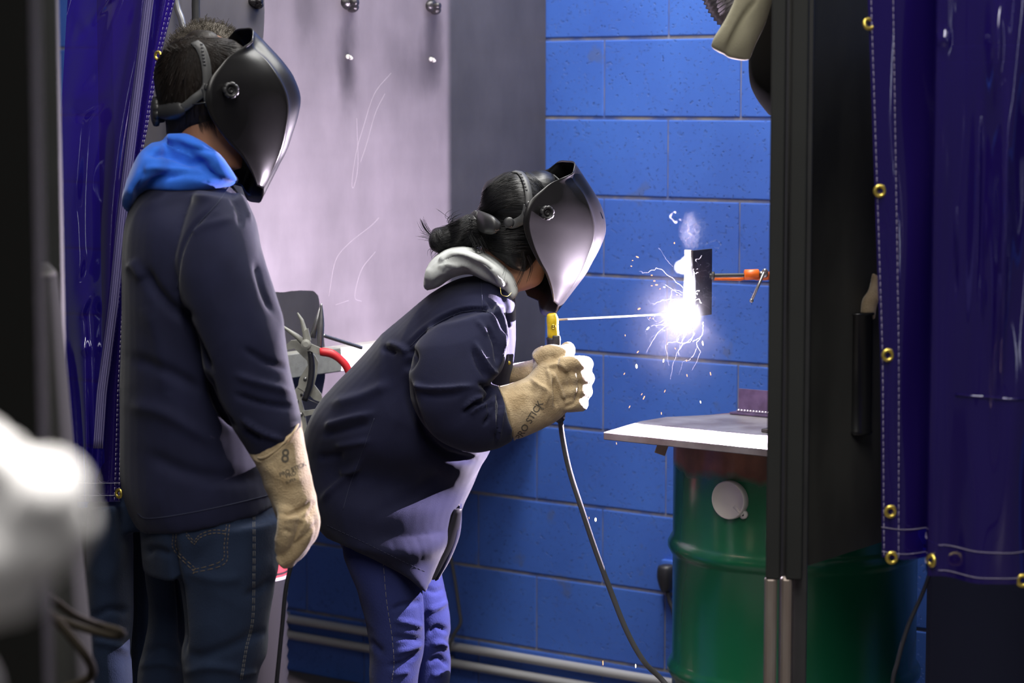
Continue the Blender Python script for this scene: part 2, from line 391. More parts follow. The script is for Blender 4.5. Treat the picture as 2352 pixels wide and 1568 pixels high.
for px, py, r in ((583, 3, .016), (798, 6, .021), (990, 14, .019), (799, 130, .007), (990, 136, .007)):
    c = PX(px, py, LEFT_X); bm = bmesh.new()
    ball(bm, c, r * 1.15, r * .75, r * .8, (Vector((0, 1, 0)), Vector((1, 0, 0)), Vector((0, 0, 1))))
    ball(bm, c + Vector((.006, r * .5, -r * .5)), r * .7, r * .8, r * .6, (Vector((0, 1, 0)), Vector((1, 0, 0)), Vector((0, 0, 1))))
    tube(bm, [c, c + Vector((r * 1.4, 0, 0))], r * .4, 10)
    obj('weld_bolt', bm, mat('burnt_weld', (.03, .028, .03), .25, metal=.5, bump=.6, bscale=200) if r > .01 else M['zinc'], lp)
bm = bmesh.new(); MS = mat('bright_scratch', (.26, .24, .26), .5)
for pts in (((898, 168), (860, 215), (835, 290), (818, 350), (808, 420), (813, 428), (822, 380), (820, 300), (819, 272)),
            ((884, 215), (862, 260), (842, 330), (828, 372)), ((870, 500), (850, 520), (800, 560), (770, 600), (755, 680)), ((862, 578), (830, 620), (815, 680), (830, 692)), ((800, 690), (770, 700))):
    q = catmull(pts, 40); tube(bm, [PX(a[0], a[1], LEFT_X) + Vector((.0002, 0, 0)) for a in q], .00045, 4)
obj('scratch', bm, MS, lp)

# right partition with twin square tubes at its near end
rp = empty('booth_partition', (RIGHT_X, 4.2, 0), 'dark steel booth partition edged with two upright square tubes', 'partition')
ey = 3.60; zb2 = .832
bm = bmesh.new(); box(bm, (RIGHT_X - .002, ey, zb2), (RIGHT_X + .002, BACK_Y - .002, 3.4))
m_, nt_, b_ = new_mat('smoky_dark_steel'); M['smoky'] = mat('smoky_dark_steel', (.060, .060, .054), .6, metal=0, spec=.2, col2=(.016, .016, .016), vscale=3.0, bump=.1, stretch=(1, 1, .6))
obj('sheet', bm, M['smoky'], rp, False)
def vpost(px0, px1, vy, z0, z1, name, m, bev=.003):
    a = P(px0, 700, vy); b = P(px1, 700, vy); c = (a + b) / 2; s = (b - a).length; c.z = (z0 + z1) / 2
    tw = R(-9); ax = RGT * math.cos(tw) + FWH * math.sin(tw); ay = -RGT * math.sin(tw) + FWH * math.cos(tw); bm = bmesh.new(); obox(bm, c, ax, ay, Vector((0, 0, 1)), s, s, z1 - z0, bev); return obj(name, bm, m, rp, False)
zj = P(1780, 1328, 4.08).z
vpost(1766, 1799, 4.08, zj, 2.7, 'tube', M['blackmetal']); vpost(1812, 1850, 4.09, zj - .002, 2.7, 'tube', M['blackmetal'])
vpost(1763, 1792, 4.08, 0, zj + .004, 'bare_tube', M['rust'], .006); vpost(1800, 1828, 4.09, 0, zj + .002, 'bare_tube', M['rust'], .006)
vpost(1797, 1813, 4.115, 0, 2.7, 'gap_strip', M['rubber'], .001)
vpost(1829, 1862, 4.12, 0, 2.7, 'angle_flange', M['dsteel'], .002)

# ================================================================== drum table
dv = 5.30; dz_top = .923
dc = P(1828, 1000, dv); dc.z = 0; DR = .273
dr = empty('steel_drum', dc, 'green oil drum with rusted rim and white round cap carrying the welding table', 'drum')
prof = []
def hoop(zc): return [(DR, zc - .024), (DR + .005, zc - .016), (DR + .011, zc - .005), (DR + .011, zc + .005), (DR + .005, zc + .016), (DR, zc + .024)]
zh1 = P(1700, 1304, dv - .28).z
prof = [(0.01, .012), (DR - .01, .012), (DR - .002, .02), (DR - .001, 0.0), (DR + .006, 0.0), (DR + .006, .02), (DR, .025)] + hoop(zh1 - .28) + hoop(zh1) + [(DR, dz_top - .03), (DR + .006, dz_top - .02), (DR + .006, dz_top), (DR - .003, dz_top), (DR - .004, dz_top - .02), (0.01, dz_top - .02)]
bm = bmesh.new(); rs = []
for r, z in prof: rs.append([dc + Vector((r * math.cos(a), r * math.sin(a), z)) for a in [2 * math.pi * k / 96 for k in range(96)]])
rings(bm, rs, True)
m, nt, b = new_mat('green_drum_paint'); N = nt.nodes; L = nt.links
b.inputs['Roughness'].default_value = .26; b.inputs['Coat Weight'].default_value = .3; b.inputs['Coat Roughness'].default_value = .15
tc = N.new('ShaderNodeTexCoord'); sx = N.new('ShaderNodeSeparateXYZ'); L.new(tc.outputs['Object'], sx.inputs[0])
n = N.new('ShaderNodeTexNoise'); n.inputs['Scale'].default_value = 9; n.inputs['Detail'].default_value = 8; L.new(tc.outputs['Object'], n.inputs['Vector'])
ma = N.new('ShaderNodeMath'); ma.operation = 'MULTIPLY_ADD'; L.new(n.outputs['Fac'], ma.inputs[0]); ma.inputs[1].default_value = -.085; L.new(sx.outputs['Z'], ma.inputs[2])
mr = N.new('ShaderNodeMapRange'); L.new(ma.outputs[0], mr.inputs[0]); mr.inputs[1].default_value = .797; mr.inputs[2].default_value = .813
mx = N.new('ShaderNodeMix'); mx.data_type = 'RGBA'; L.new(mr.outputs[0], mx.inputs[0]); mx.inputs[6].default_value = (.008, .135, .055, 1)
rr = N.new('ShaderNodeValToRGB'); L.new(n.outputs['Fac'], rr.inputs[0]); rr.color_ramp.elements[0].position = .35; rr.color_ramp.elements[0].color = (.12, .052, .030, 1); rr.color_ramp.elements[1].position = .7; rr.color_ramp.elements[1].color = (.38, .16, .08, 1)
L.new(rr.outputs[0], mx.inputs[7]); L.new(mx.outputs[2], b.inputs['Base Color'])
mr2 = N.new('ShaderNodeMapRange'); L.new(mr.outputs[0], mr2.inputs[0]); mr2.inputs[3].default_value = .26; mr2.inputs[4].default_value = .85; L.new(mr2.outputs[0], b.inputs['Roughness'])
obj('drum_body', bm, m, dr)
def drum_pt(px, py, lift=0.0):
    d = ray(px, py); o = CAM; ox, oy = o.x - dc.x, o.y - dc.y; rr_ = DR + lift
    a = d.x ** 2 + d.y ** 2; bq = 2 * (ox * d.x + oy * d.y); c = ox * ox + oy * oy - rr_ ** 2
    t = (-bq - math.sqrt(bq * bq - 4 * a * c)) / (2 * a); return o + d * t
c = drum_pt(1679, 1147); nrm = Vector((c.x - dc.x, c.y - dc.y, 0)).normalized(); tx = Vector((0, 0, 1)).cross(nrm)
def disc(bm, c, nrm, prof, seg=48):
    u = nrm.orthogonal().normalized(); v = nrm.cross(u)
    rings(bm, [[c + nrm * h + (u * math.cos(2 * math.pi * k / seg) + v * math.sin(2 * math.pi * k / seg)) * r for k in range(seg)] for r, h in prof], True)
bm = bmesh.new(); disc(bm, c, nrm, [(.042, -.02), (.042, .011), (.040, .014), (.0385, .014), (.0375, .010), (.01, .0098)])
cap = obj('bung_cap', bm, M['label'], dr)
bm = bmesh.new(); q = drum_pt(1711, 1181) + nrm * .006; disc(bm, q, nrm, [(.009, -.008), (.009, .003), (.003, .003)], 20)
tube(bm, [q + nrm * .001, (q * .4 + c * .6) + nrm * .004], .006, 8); obj('pull_tab', bm, M['label'], cap)
bm = bmesh.new(); disc(bm, q, nrm, [(.0028, .0032), (.0028, .0036)], 12); obj('tab_hole', bm, M['rubber'], cap)

# table plate
tz = .940
tb = empty('welding_table', (dc.x, dc.y, dz_top), 'steel plate table top lying on the green drum, glaring white near the arc', 'table')
A = PZ(1386, 992, tz); B = PZ(1530, 957, tz)
A_ = A; ex = Vector((1, 0, 0)); ln = (B - A)
pl = [A, A + Vector((.78, -.02, 0)), A + Vector((.78, .58, 0)), PZ(1900, 944, tz), PZ(1685, 949, tz), PZ(1600, 954, tz), B, PZ(1470, 967, tz)]
bm = bmesh.new(); top = [bm.verts.new(p) for p in pl]; bot = [bm.verts.new(p - Vector((0, 0, .0165))) for p in pl]
bm.faces.new(top); bm.faces.new(bot[::-1])
for i in range(len(pl)): bm.faces.new((top[i], bot[i], bot[(i + 1) % len(pl)], top[(i + 1) % len(pl)]))
bmesh.ops.bevel(bm, geom=list(bm.edges), offset=.0015, segments=1, affect='EDGES')
obj('table_plate', bm, mat('worn_plate_steel', (.36, .34, .36), .42, metal=.45, col2=(.20, .17, .18), vscale=12, bump=.3, bscale=60), tb, False)
c = P(1521, 1026, 5.12); bm = bmesh.new(); ax = (RGT + Vector((0, 0, -.35))).normalized()
obox(bm, c, ax, FWH, ax.cross(FWH).normalized() * 1, .024, .004, .034, .001); obj('steel_tab', bm, M['rust'], tb, False)
# steel angle resting on table, its purple reflection put into the colour
c0 = PZ(1686, 951, tz + .001); an = empty('angle_iron', c0, 'short welded steel angle offcut lying on the back of the table', 'metal offcut')
bm = bmesh.new(); X = Vector((1, 0, 0)); c1 = c0 + X * .15
box(bm, c0 + Vector((-.01, -.004, 0)), c0 + Vector((.21, .05, .005)), .001)
box(bm, c0 + Vector((.004, .012, .005)), c0 + Vector((.205, .018, .058)), .001); pm = mat('violet_reflection_steel', (.22, .16, .30), .35, metal=.5, var=.4, vscale=30)
obj('flange', bm, pm, an, False)
bm = bmesh.new()
for i in range(26): ball(bm, c0 + Vector((.006 + i * .0078, .0105, .008)), .0055, .005, .004, (X, Vector((0, 1, 0)), Vector((0, 0, 1))), 10)
tag(obj('weld_bead', bm, mat('shiny_weld', (.55, .5, .6), .25, metal=.9), an), 'shiny rippled weld bead')

# ================================================================== workpiece in its clamp
wv = 5.08
wp = empty('weld_workpiece', P(1600, 728, wv), 'upright T-shaped steel test piece, glowing white along the fresh weld', 'workpiece')
def quadplate(name, p0, p1, z0, z1, th, m, parent):
    d = (p1 - p0); d.z = 0; l = d.length; d.normalize(); n = d.cross(Vector((0, 0, 1)))
    c = (p0 + p1) / 2; c.z = (z0 + z1) / 2; bm = bmesh.new(); obox(bm, c, d, n, Vector((0, 0, 1)), l, th, z1 - z0, .0008); return obj(name, bm, m, parent, False)
za, zb_ = P(1600, 575, wv).z, P(1620, 728, wv).z
PA = P(1589, 650, wv); dA = Vector((0, 1, 0)); PB = PA + dA * .078; PA0 = PA + dA * .0
M['millscale'] = mat('dark_mill_scale', (.040, .038, .042), .42, metal=.3, var=.4, vscale=30, bump=.2, bscale=200)
quadplate('front_plate', PA, PB, zb_, za, .006, M['millscale'], wp)
Bt = ARC + (RGT * -.553 + FWH * .833) * .040 + RGT * .0
quadplate('side_plate', PA + Vector((-.0212, .0045, 0)), PA + Vector((-.0035, .0045, 0)), zb_ - .009, za + .001, .004, M['zinc'], wp)
EM = emis('arc_glow', (0.93, 0.90, 1.0), 25.0)
bm = bmesh.new()
for i in range(24):
    t = i / 23; ball(bm, P(1586 + random.uniform(-1, 1), 628 + t * 92, wv + .002), .0028, .0028, .0035, seg=12)
tag(obj('weld_bead', bm, emis('weld_glow', (1, .96, 1.0), 9.0), wp), 'white hot vertical weld bead')
AF = bpy.data.materials.new('arc_plasma'); AF.use_nodes = True; nt = AF.node_tree; N = nt.nodes; L = nt.links; N.clear()
o_ = N.new('ShaderNodeOutputMaterial'); pv_ = N.new('ShaderNodeVolumePrincipled'); pv_.inputs['Density'].default_value = 0; pv_.inputs['Emission Color'].default_value = (.86, .84, 1, 1)
tc = N.new('ShaderNodeTexCoord'); ln_ = N.new('ShaderNodeVectorMath'); ln_.operation = 'LENGTH'; L.new(tc.outputs['Object'], ln_.inputs[0])
nn_ = N.new('ShaderNodeTexNoise'); nn_.inputs['Scale'].default_value = 2.0; nn_.inputs['Detail'].default_value = 3; L.new(tc.outputs['Object'], nn_.inputs['Vector'])
ad_ = N.new('ShaderNodeMath'); ad_.operation = 'MULTIPLY_ADD'; L.new(nn_.outputs['Fac'], ad_.inputs[0]); ad_.inputs[1].default_value = .35; L.new(ln_.outputs['Value'], ad_.inputs[2])
mr = N.new('ShaderNodeMapRange'); L.new(ad_.outputs[0], mr.inputs[0]); mr.inputs[1].default_value = .2; mr.inputs[2].default_value = 1.08; mr.inputs[3].default_value = 1; mr.inputs[4].default_value = 0
pw_ = N.new('ShaderNodeMath'); pw_.operation = 'POWER'; L.new(mr.outputs[0], pw_.inputs[0]); pw_.inputs[1].default_value = 4.5
m_ = N.new('ShaderNodeMath'); m_.operation = 'MULTIPLY'; L.new(pw_.outputs[0], m_.inputs[0]); m_.inputs[1].default_value = 420; L.new(m_.outputs[0], pv_.inputs['Emission Strength']); L.new(pv_.outputs[0], o_.inputs['Volume'])
def plasma(nm, lab, px, py, vy, rx, rz, m=AF):
    bm = bmesh.new(); bmesh.ops.create_icosphere(bm, subdivisions=3, radius=1)
    f = obj(nm, bm, m, wp); f['label'] = lab
    f.matrix_parent_inverse = Matrix.Translation(-wp.location) @ Matrix.Translation(P(px, py, vy)) @ Matrix(((RGT.x, FWH.x, 0, 0), (RGT.y, FWH.y, 0, 0), (0, 0, 1, 0), (0, 0, 0, 1))) @ Matrix.Diagonal((rx, .75 * rx, rz, 1))
plasma('arc_flame', 'blinding white welding arc', 1590, 722, wv - .002, .045, .050)
AG = AF.copy(); AG.name = 'glowing_puddle'; [setattr(n.inputs[1], 'default_value', 1100) for n in AG.node_tree.nodes if n.type == 'MATH' and n.operation == 'MULTIPLY']
for n in AG.node_tree.nodes:
    if n.type == 'MATH' and n.operation == 'POWER': n.inputs[1].default_value = 1.3
plasma('molten_glow', 'glowing white lump at the top of the weld', 1568, 613, wv + .004, .022, .020, AG)
plasma('molten_glow', 'glowing white lump at the top of the weld', 1577, 604, wv + .004, .017, .020, AG)
plasma('molten_glow', 'white glare running down the weld', 1584, 670, wv + .0, .017, .062, AG)

# clamp
kv = wv + .012
cl = empty('c_clamp', P(1725, 632, kv), 'orange C-clamp with threaded screw and T-handle holding the glowing workpiece', 'clamp')
bm = bmesh.new(); a = P(1630, 633, kv); b2 = P(1712, 632, kv); n_t = 34
pts = []; rad = []
for i in range(n_t * 2): pts.append(a.lerp(b2, i / (n_t * 2 - 1))); rad.append(.0052 if i % 2 else .0042)
tube(bm, pts, rad, 14); tube(bm, [P(1634, 633, kv), P(1641, 633, kv)], .009, 14); obj('screw', bm, M['dsteel'], cl)
bm = bmesh.new(); tube(bm, [P(1709, 631, kv), P(1711, 631, kv), P(1741, 630, kv), P(1743, 630, kv)], [.009, .0115, .0115, .010], 20)
tube(bm, [P(1722, 634, kv + .02), P(1700, 640, kv + .03), P(1668, 640, kv + .03), P(1640, 640, kv + .02)], [.006, .005, .004, .004], 10)
tube(bm, [P(1735, 634, kv + .006), P(1758, 634, kv + .008), P(1796, 630, kv + .008)], .009, 12)
obj('clamp_frame', bm, M['orange'], cl)
bm = bmesh.new(); tube(bm, [P(1743, 629, kv), P(1757, 629, kv)], .006, 12); ball(bm, P(1757, 627, kv), .008, .008, .010, seg=14)
h0, h1 = P(1757, 622, kv - .008), P(1726, 690, kv - .02); tube(bm, [h0, h1], .0032, 10)
for q in (h0, h1): ball(bm, q, .0045, .0045, .005, seg=12)
tag(obj('t_handle', bm, M['steel'], cl), 'steel T-handle')
st = empty('clamp_stand', P(1822, 962, kv + .01), 'dark clamp stand upright on the table behind the twin post', 'stand')
p_ = P(1822, 900, kv + .02); bm = bmesh.new(); box(bm, (p_.x - .012, p_.y - .012, tz + .008), (p_.x + .012, p_.y + .012, 1.42), .002); obj('upright', bm, M['dsteel'], st, False)
bm = bmesh.new(); box(bm, (p_.x - .05, p_.y - .05, tz), (p_.x + .05, p_.y + .05, tz + .008), .002); obj('base', bm, M['dsteel'], st, False)
bm = bmesh.new(); tube(bm, [P(1799, 632, kv + .012), P(1830, 630, kv + .02)], .008, 10); obj('arm', bm, M['dsteel'], st)

# ================================================================== electrode holder
hv = 4.955
eh = empty('electrode_holder', P(1275, 840, hv), 'yellow and black welding electrode holder gripped in the bending welder\'s gloves', 'electrode holder')
bm = bmesh.new(); loft(bm, [(1256, 724, 1279, 722, hv, .009), (1255, 735, 1283, 733, hv, .0115), (1256, 750, 1283, 748, hv, .012), (1257, 774, 1285, 774, hv, .0115)], 20, 14, .75, .004)
obj('head', bm, M['yellow'], eh)
bm = bmesh.new(); sc_ = P(1271, 750, hv - .0125); disc(bm, sc_, -FWH, [(.005, -.002), (.005, .001), (.0035, .001), (.0035, -.0005), (.0015, -.0005), (.0015, .001)], 20); obj('screw', bm, M['brass'], eh)
bm = bmesh.new(); loft(bm, [(1254, 776, 1288, 776, hv, .013), (1256, 800, 1287, 800, hv, .013), (1263, 815, 1287, 815, hv, .012), (1268, 880, 1292, 880, hv, .012), (1272, 940, 1297, 938, hv, .012), (1271, 963, 1298, 960, hv, .0135), (1280, 970, 1292, 970, hv, .006)], 20, 40, .85, .002)
obox(bm, P(1278, 795, hv - .012), RGT, FWH, Vector((0, 0, 1)), .016, .008, .045, .002)
obj('handle', bm, M['rubber'], eh)
bm = bmesh.new(); tube(bm, [P(1278, 734, hv), P(1420, 727, hv + .07), P(1549, 720, wv + .002)], [.0022, .0022, .0017], 10, 12)
el = obj('electrode', bm, mat('flux_coating', (.62, .52, .45), .7), None); tag(el, 'thin pale stick electrode reaching from the yellow holder to the arc', 'welding rod')
bm = bmesh.new(); cpts = [(1287, 965, hv), (1293, 1010, hv), (1308, 1080, hv), (1335, 1165, hv), (1365, 1255, hv + .02), (1400, 1350, hv + .04), (1440, 1450, hv + .05), (1480, 1520, hv + .06), (1530, 1572, hv + .08), (1600, 1680, hv + .04), (1680, 1900, hv - .03), (1700, 2010, hv - .06)]
pts = [P(*q) for q in cpts] + [V(.5, 4.75, .012), V(.55, 4.4, .012)]
tube(bm, pts, .0058, 12, 70); tag(obj('welding_cable', bm, M['greyrub']), 'grey welding lead hanging from the electrode holder down to the floor', 'cable')

# ================================================================== conduits, wall plug, back cable
for k, (pa, pb, lab, r) in enumerate((((662, 1437), (1540, 1556), 'upper of two grey conduits along the foot of the blue wall', .0125), ((662, 1456), (1300, 1562), 'lower of two grey conduits along the foot of the blue wall', .0125))):
    a = PY(*pa, BACK_Y - .03); b3 = PY(*pb, BACK_Y - .03); zc = (a.z + b3.z) / 2
    if k == 1: zc = zprev - .047
    zprev = zc
    cdn = empty('wall_conduit', Vector((-3.5, BACK_Y - .025, zc)), lab, 'pipe')
    bm = bmesh.new(); tube(bm, [Vector((-7.5, BACK_Y - .016, zc)), Vector((1, BACK_Y - .016, zc))], r, 16); obj('pipe', bm, M['conduit'], cdn)
    for xx in (-4.55, -3.95, -2.6, -1.2):
        bm = bmesh.new(); box(bm, (xx - .012, BACK_Y - .031, zc - .017), (xx + .012, BACK_Y + .004, zc + .017), .003); obj('clip', bm, M['conduit'], cdn, False)
pg = empty('power_plug', PY(1530, 1340, BACK_Y - .02), 'black rubber power plug hanging on the blue wall left of the drum', 'plug')
bm = bmesh.new(); pv = lambda x, y, o=.035: PY(x, y, BACK_Y - o)
tube(bm, [pv(1531, 1296), pv(1531, 1302), pv(1530, 1325), pv(1531, 1350), pv(1533, 1358)], [.012, .022, .0235, .017, .011], 20, 16)
obj('plug_body', bm, M['rubber'], pg)
bm = bmesh.new(); tube(bm, [pv(1533, 1356), pv(1538, 1380), pv(1548, 1410), pv(1560, 1500)], .006, 10, 16); obj('cord', bm, M['rubber'], pg)
bm = bmesh.new(); box(bm, pv(1533, 1310, .014) - Vector((.02, 0, .03)), pv(1533, 1310, .0) + Vector((.05, .003, .03)), .003); obj('outlet_box', bm, MB, pg)
bm = bmesh.new(); tube(bm, [PY(*q, BACK_Y - .05) for q in ((1025, 1180), (1033, 1260), (1045, 1330), (1055, 1400), (1058, 1430), (1042, 1458), (1026, 1500), (1022, 1540), (1020, 1600))], .0048, 10, 50)
tag(obj('hanging_cable', bm, M['greyrub']), 'thin grey cable hanging beside the bending welder\'s jeans against the wall', 'cable')

# ================================================================== hanging things top right
hd = empty('hanging_helmet', P(1760, 100, 4.5), 'black welding helmet hanging behind the twin post at top right', 'helmet')
bm = bmesh.new(); loft(bm, [(1790, -160, 1900, -160, 4.55, .05), (1752, -90, 1925, -90, 4.55, .09), (1728, 0, 1940, 0, 4.55, .11), (1722, 90, 1945, 90, 4.55, .115), (1722, 180, 1945, 180, 4.55, .11), (1738, 225, 1930, 225, 4.55, .09), (1765, 262, 1900, 262, 4.55, .05)], 36, 30, .9, .01)
obj('shell', bm, mat('matte_black', (.012, .012, .012), 1.0, spec=0), hd)
bm = bmesh.new(); tube(bm, [P(1850, -150, 4.5), P(1845, -400, 4.45)], .004, 8); obj('hook', bm, M['steel'], hd)
gl = empty('hanging_glove', P(1690, 60, 4.45), 'folded tan leather glove hanging beside the black helmet at top right', 'glove')
bm = bmesh.new()
loft(bm, [(1700, -60, 1760, -40, 4.42, .02), (1690, -10, 1740, 0, 4.42, .022), (1668, 40, 1715, 50, 4.42, .022), (1640, 85, 1690, 95, 4.42, .02), (1632, 105, 1670, 125, 4.42, .012)], 20, 20, 1, .004)
loft(bm, [(1730, -60, 1790, -40, 4.42, .025), (1712, 0, 1775, 0, 4.42, .028), (1690, 50, 1760, 50, 4.42, .026), (1672, 100, 1735, 105, 4.42, .022), (1665, 128, 1722, 138, 4.42, .012)], 20, 20, 1, .004)
M['olive'] = mat('olive_leather', (.27, .25, .17), .85, var=.2, vscale=12, bump=.3, bscale=400)
fuse('glove_body', bm, M['olive'], gl, .004, 5, [([(1742, -10), (1700, 50), (1668, 118)], 5, -.006)])
dk = empty('exhaust_duct', P(1640, -20, 5.0), 'grey ribbed flexible duct end hanging at the top of the booth', 'duct')
bm = bmesh.new(); q = catmull([P(1645, -400, 5.05), P(1645, -230, 5.05), P(1648, -115, 5.05), P(1658, -30, 5.05), P(1696, 28, 5.05), P(1770, 55, 5.05), P(1860, 60, 5.05)], 110)
tube(bm, [Vector(p) for p in q], [.049 if i % 2 else .0445 for i in range(110)], 36); obj('hose', bm, mat('grey_duct', (.12, .11, .115), .32, metal=.4, bump=.5, bscale=90, stretch=(1, 1, .3)), dk)
# canister on the right partition
cn = empty('rod_canister', Vector((RIGHT_X + .05, PX(1975, 850, RIGHT_X + .05).y, 1.2)), 'black cylindrical rod canister hung on the dark partition at right', 'canister')
cc = P(1968, 850, 4.32); z1, z2 = P(1968, 716, 4.32).z, P(1968, 996, 4.32).z
bm = bmesh.new(); tube(bm, [Vector((cc.x, cc.y, z)) for z in (z2, z2 + .004, z2 + .008, z1 - .006, z1 - .003, z1)], [.027, .030, .028, .028, .031, .030], 28); obj('can', bm, mat('gloss_black', (.012, .012, .012), .25, spec=.5), cn)
bm = bmesh.new(); box(bm, (cc.x - .06, cc.y - .01, z2 + .05), (cc.x - .02, cc.y + .01, z1 - .05)); obj('bracket', bm, M['dsteel'], cn, False)
bm = bmesh.new(); loft(bm, [(1975, 730, 2010, 730, 4.32, .012), (1980, 690, 2015, 700, 4.32, .015), (1995, 665, 2025, 680, 4.32, .012), (2003, 630, 2020, 640, 4.32, .008)], 16, 14, 1, .004)
tag(obj('leather_scrap', bm, M['leather']), 'tan leather scrap sticking out of the black canister by the curtain', 'leather scrap')
# ================================================================== WELDING HELMETS
U = .000239
E_ = [(69, 370, 335), (-132, 270, 420), (-231, 190, 460), (-341, 70, 500), (-372, -50, 510), (-352, -160, 500), (-270, -290, 480), (-164, -410, 450), (-57, -510, 420), (36, -630, 370), (101, -740, 322)]
Rg = [(85, 400, 300), (75, 325, 320), (190, 225, 310), (280, 110, 300), (350, -20, 290), (372, -150, 290), (352, -300, 285), (325, -430, 275), (285, -545, 262), (235, -650, 250), (175, -765, 240)]
Md = [(138, 485, 0), (215, 425, 0), (310, 335, 0), (425, 225, 0), (520, 110, 0), (585, -42, 0), (568, -180, 0), (512, -330, 0), (468, -450, 0), (383, -600, 0), (213, -880, 0)]
def helmet_frame(px, py, vy, pitch, yaw=20.0, scale=1.0):
    a = R(yaw); f = RGT * math.cos(a) + FWH * math.sin(a); s = -RGT * math.sin(a) + FWH * math.cos(a)
    q = R(pitch); z = Vector((0, 0, 1)); X = f * math.cos(q) - z * math.sin(q); Z = f * math.sin(q) + z * math.cos(q)
    k = P(px, py, vy)                    # the near adjusting knob
    O = k + s * (505 * U * scale) + X * (184 * U * scale)
    return lambda x, y, zz: O + X * (x * U * scale) + s * (y * U * scale) + Z * (zz * U * scale), X, s, Z
def helmet(fr, person, vis=True):
    T, X, S, Z = fr
    nu, nv = 60, 72
    E = catmull(E_, nu); G = catmull(Rg, nu); Mm = catmull(Md, nu); Mm[:, 0] *= .895
    wn = np.maximum(G[:, 2], E[:, 2] * .74); G[:, 0] -= (wn - G[:, 2]) * .364; G[:, 2] = wn
    bm = bmesh.new(); grid = []
    for i in range(nu):
        e, g, m = E[i], G[i], Mm[i]
        me_ = (e + g) / 2; me_[2] += 16
        # a cross curve far edge -> far ridge -> median -> near ridge -> near edge
        fr1 = (m[0] * .86 + g[0] * .14, g[2] * .62, m[1] * .9 + g[1] * .1)
        ga = g + (me_ - g) * .14; gb_ = (g[0] + (fr1[0] - g[0]) * .16, g[2] + (fr1[1] - g[2]) * .16, g[1] + (fr1[2] - g[1]) * .16)
        cs = [(e[0], e[2], e[1]), (me_[0], me_[2], me_[1]), (ga[0], ga[2], ga[1]), (g[0], g[2], g[1]), gb_, fr1, (m[0], 0, m[1])]
        if i > nu * .82: pass
        full = cs + [(c[0], -c[1], c[2]) for c in cs[-2::-1]]
        c = catmull(full, nv); grid.append([bm.verts.new(T(p[0], p[1], p[2])) for p in c])
    for a, b in zip(grid[:-1], grid[1:]):
        for j in range(nv - 1): bm.faces.new((a[j], a[j + 1], b[j + 1], b[j]))
    me = bpy.data.meshes.new('helmet_shell'); bmesh.ops.recalc_face_normals(bm, faces=bm.faces); bm.to_mesh(me); bm.free()
    o = bpy.data.objects.new('helmet_shell', me); COL.objects.link(o); me.materials.append(M['shell'])
    me.polygons.foreach_set('use_smooth', [True] * len(me.polygons))
    so = o.modifiers.new('s', 'SOLIDIFY'); so.thickness = .0028; so.offset = 0
    me2 = evaluated(o); bpy.data.objects.remove(o); sh = link('helmet', me2, None, person)
    sh['label'] = 'black plastic welding helmet shell'
    # raised window bulge with dark lens, side knobs
    bm = bmesh.new()
    for zc, hh in ((-20, 95),):
        pts = [T(540 - 0 * 1, y, zc) for y in (-170, 170)]
        c = T(478, 0, zc + 20); obox(bm, c, S, X, Z, .050, .012, .036, .003)
    obj('lens_frame', bm, M['plastic'], sh)
    bm = bmesh.new(); c = T(504, 0, zc + 20); obox(bm, c, S, X, Z, .040, .004, .024, .001); obj('lens', bm, mat('dark_lens', (.01, .02, .015), .08, spec=.8), sh)
    for sd in (-1, 1):
        bm = bmesh.new(); c = T(-184, sd * 503, 0); n = S * sd
        u = X; v = Z
        def rg(r, h, lob=0.0, k=56): return [c + n * h + (u * math.cos(2 * math.pi * i / k) + v * math.sin(2 * math.pi * i / k)) * (r * (1 - lob * max(0, math.cos(2 * math.pi * i / k * 7)) ** 3)) for i in range(k)]
        rings(bm, [rg(.0125, -.004), rg(.0125, .004), rg(.0145, .005, .10), rg(.0155, .010, .13), rg(.0150, .014, .13), rg(.0118, .0155, .05), rg(.0092, .0150), rg(.0088, .0085), rg(.0055, .0085), rg(.005, .0120), rg(.0036, .0125), rg(.0034, .010), rg(.0005, .010)], True)
        obj('knob', bm, M['plastic'], sh)
    return sh
def ribbon(bm, pts, nrm, wid, th, n=40, holes=None):
    """flat strap: pts with outward normals and widths"""
    q = catmull([(*p, *nn, ww) for p, nn, ww in zip(pts, nrm, wid)], n)
    prev = None; rows = []
    for i in range(n):
        p = Vector(q[i][:3]); nn = Vector(q[i][3:6]).normalized(); ww = q[i][6]
        t = (Vector(q[min(i + 1, n - 1)][:3]) - Vector(q[max(i - 1, 0)][:3])).normalized(); s = t.cross(nn).normalized()
        rows.append([p + s * ww / 2, p + s * ww / 2 * .85 + nn * th, p - s * ww / 2 * .85 + nn * th, p - s * ww / 2, p - s * ww / 2 * .9 - nn * th * .3, p + s * ww / 2 * .9 - nn * th * .3])
    rings(bm, rows, True)

def strands(bm, surface, curves, count, jit, rad, seg=4, lift=.0005):
    for i in range(count):
        a, b = random.choice(curves); t = random.random()
        pts = [Vector(x) * (1 - t) + Vector(y) * t for x, y in zip(a, b)]
        tube(bm, [p + Vector((random.gauss(0, jit), random.gauss(0, jit), random.gauss(0, jit))) for p in pts], [rad] * (len(pts) - 1) + [rad * .3], seg, 10, caps=False)
def bolts_bm(bm, c, n, r=.004):
    disc(bm, c, n, [(r, -.002), (r, .0012), (r * .6, .0022), (r * .2, .0022)], 14)

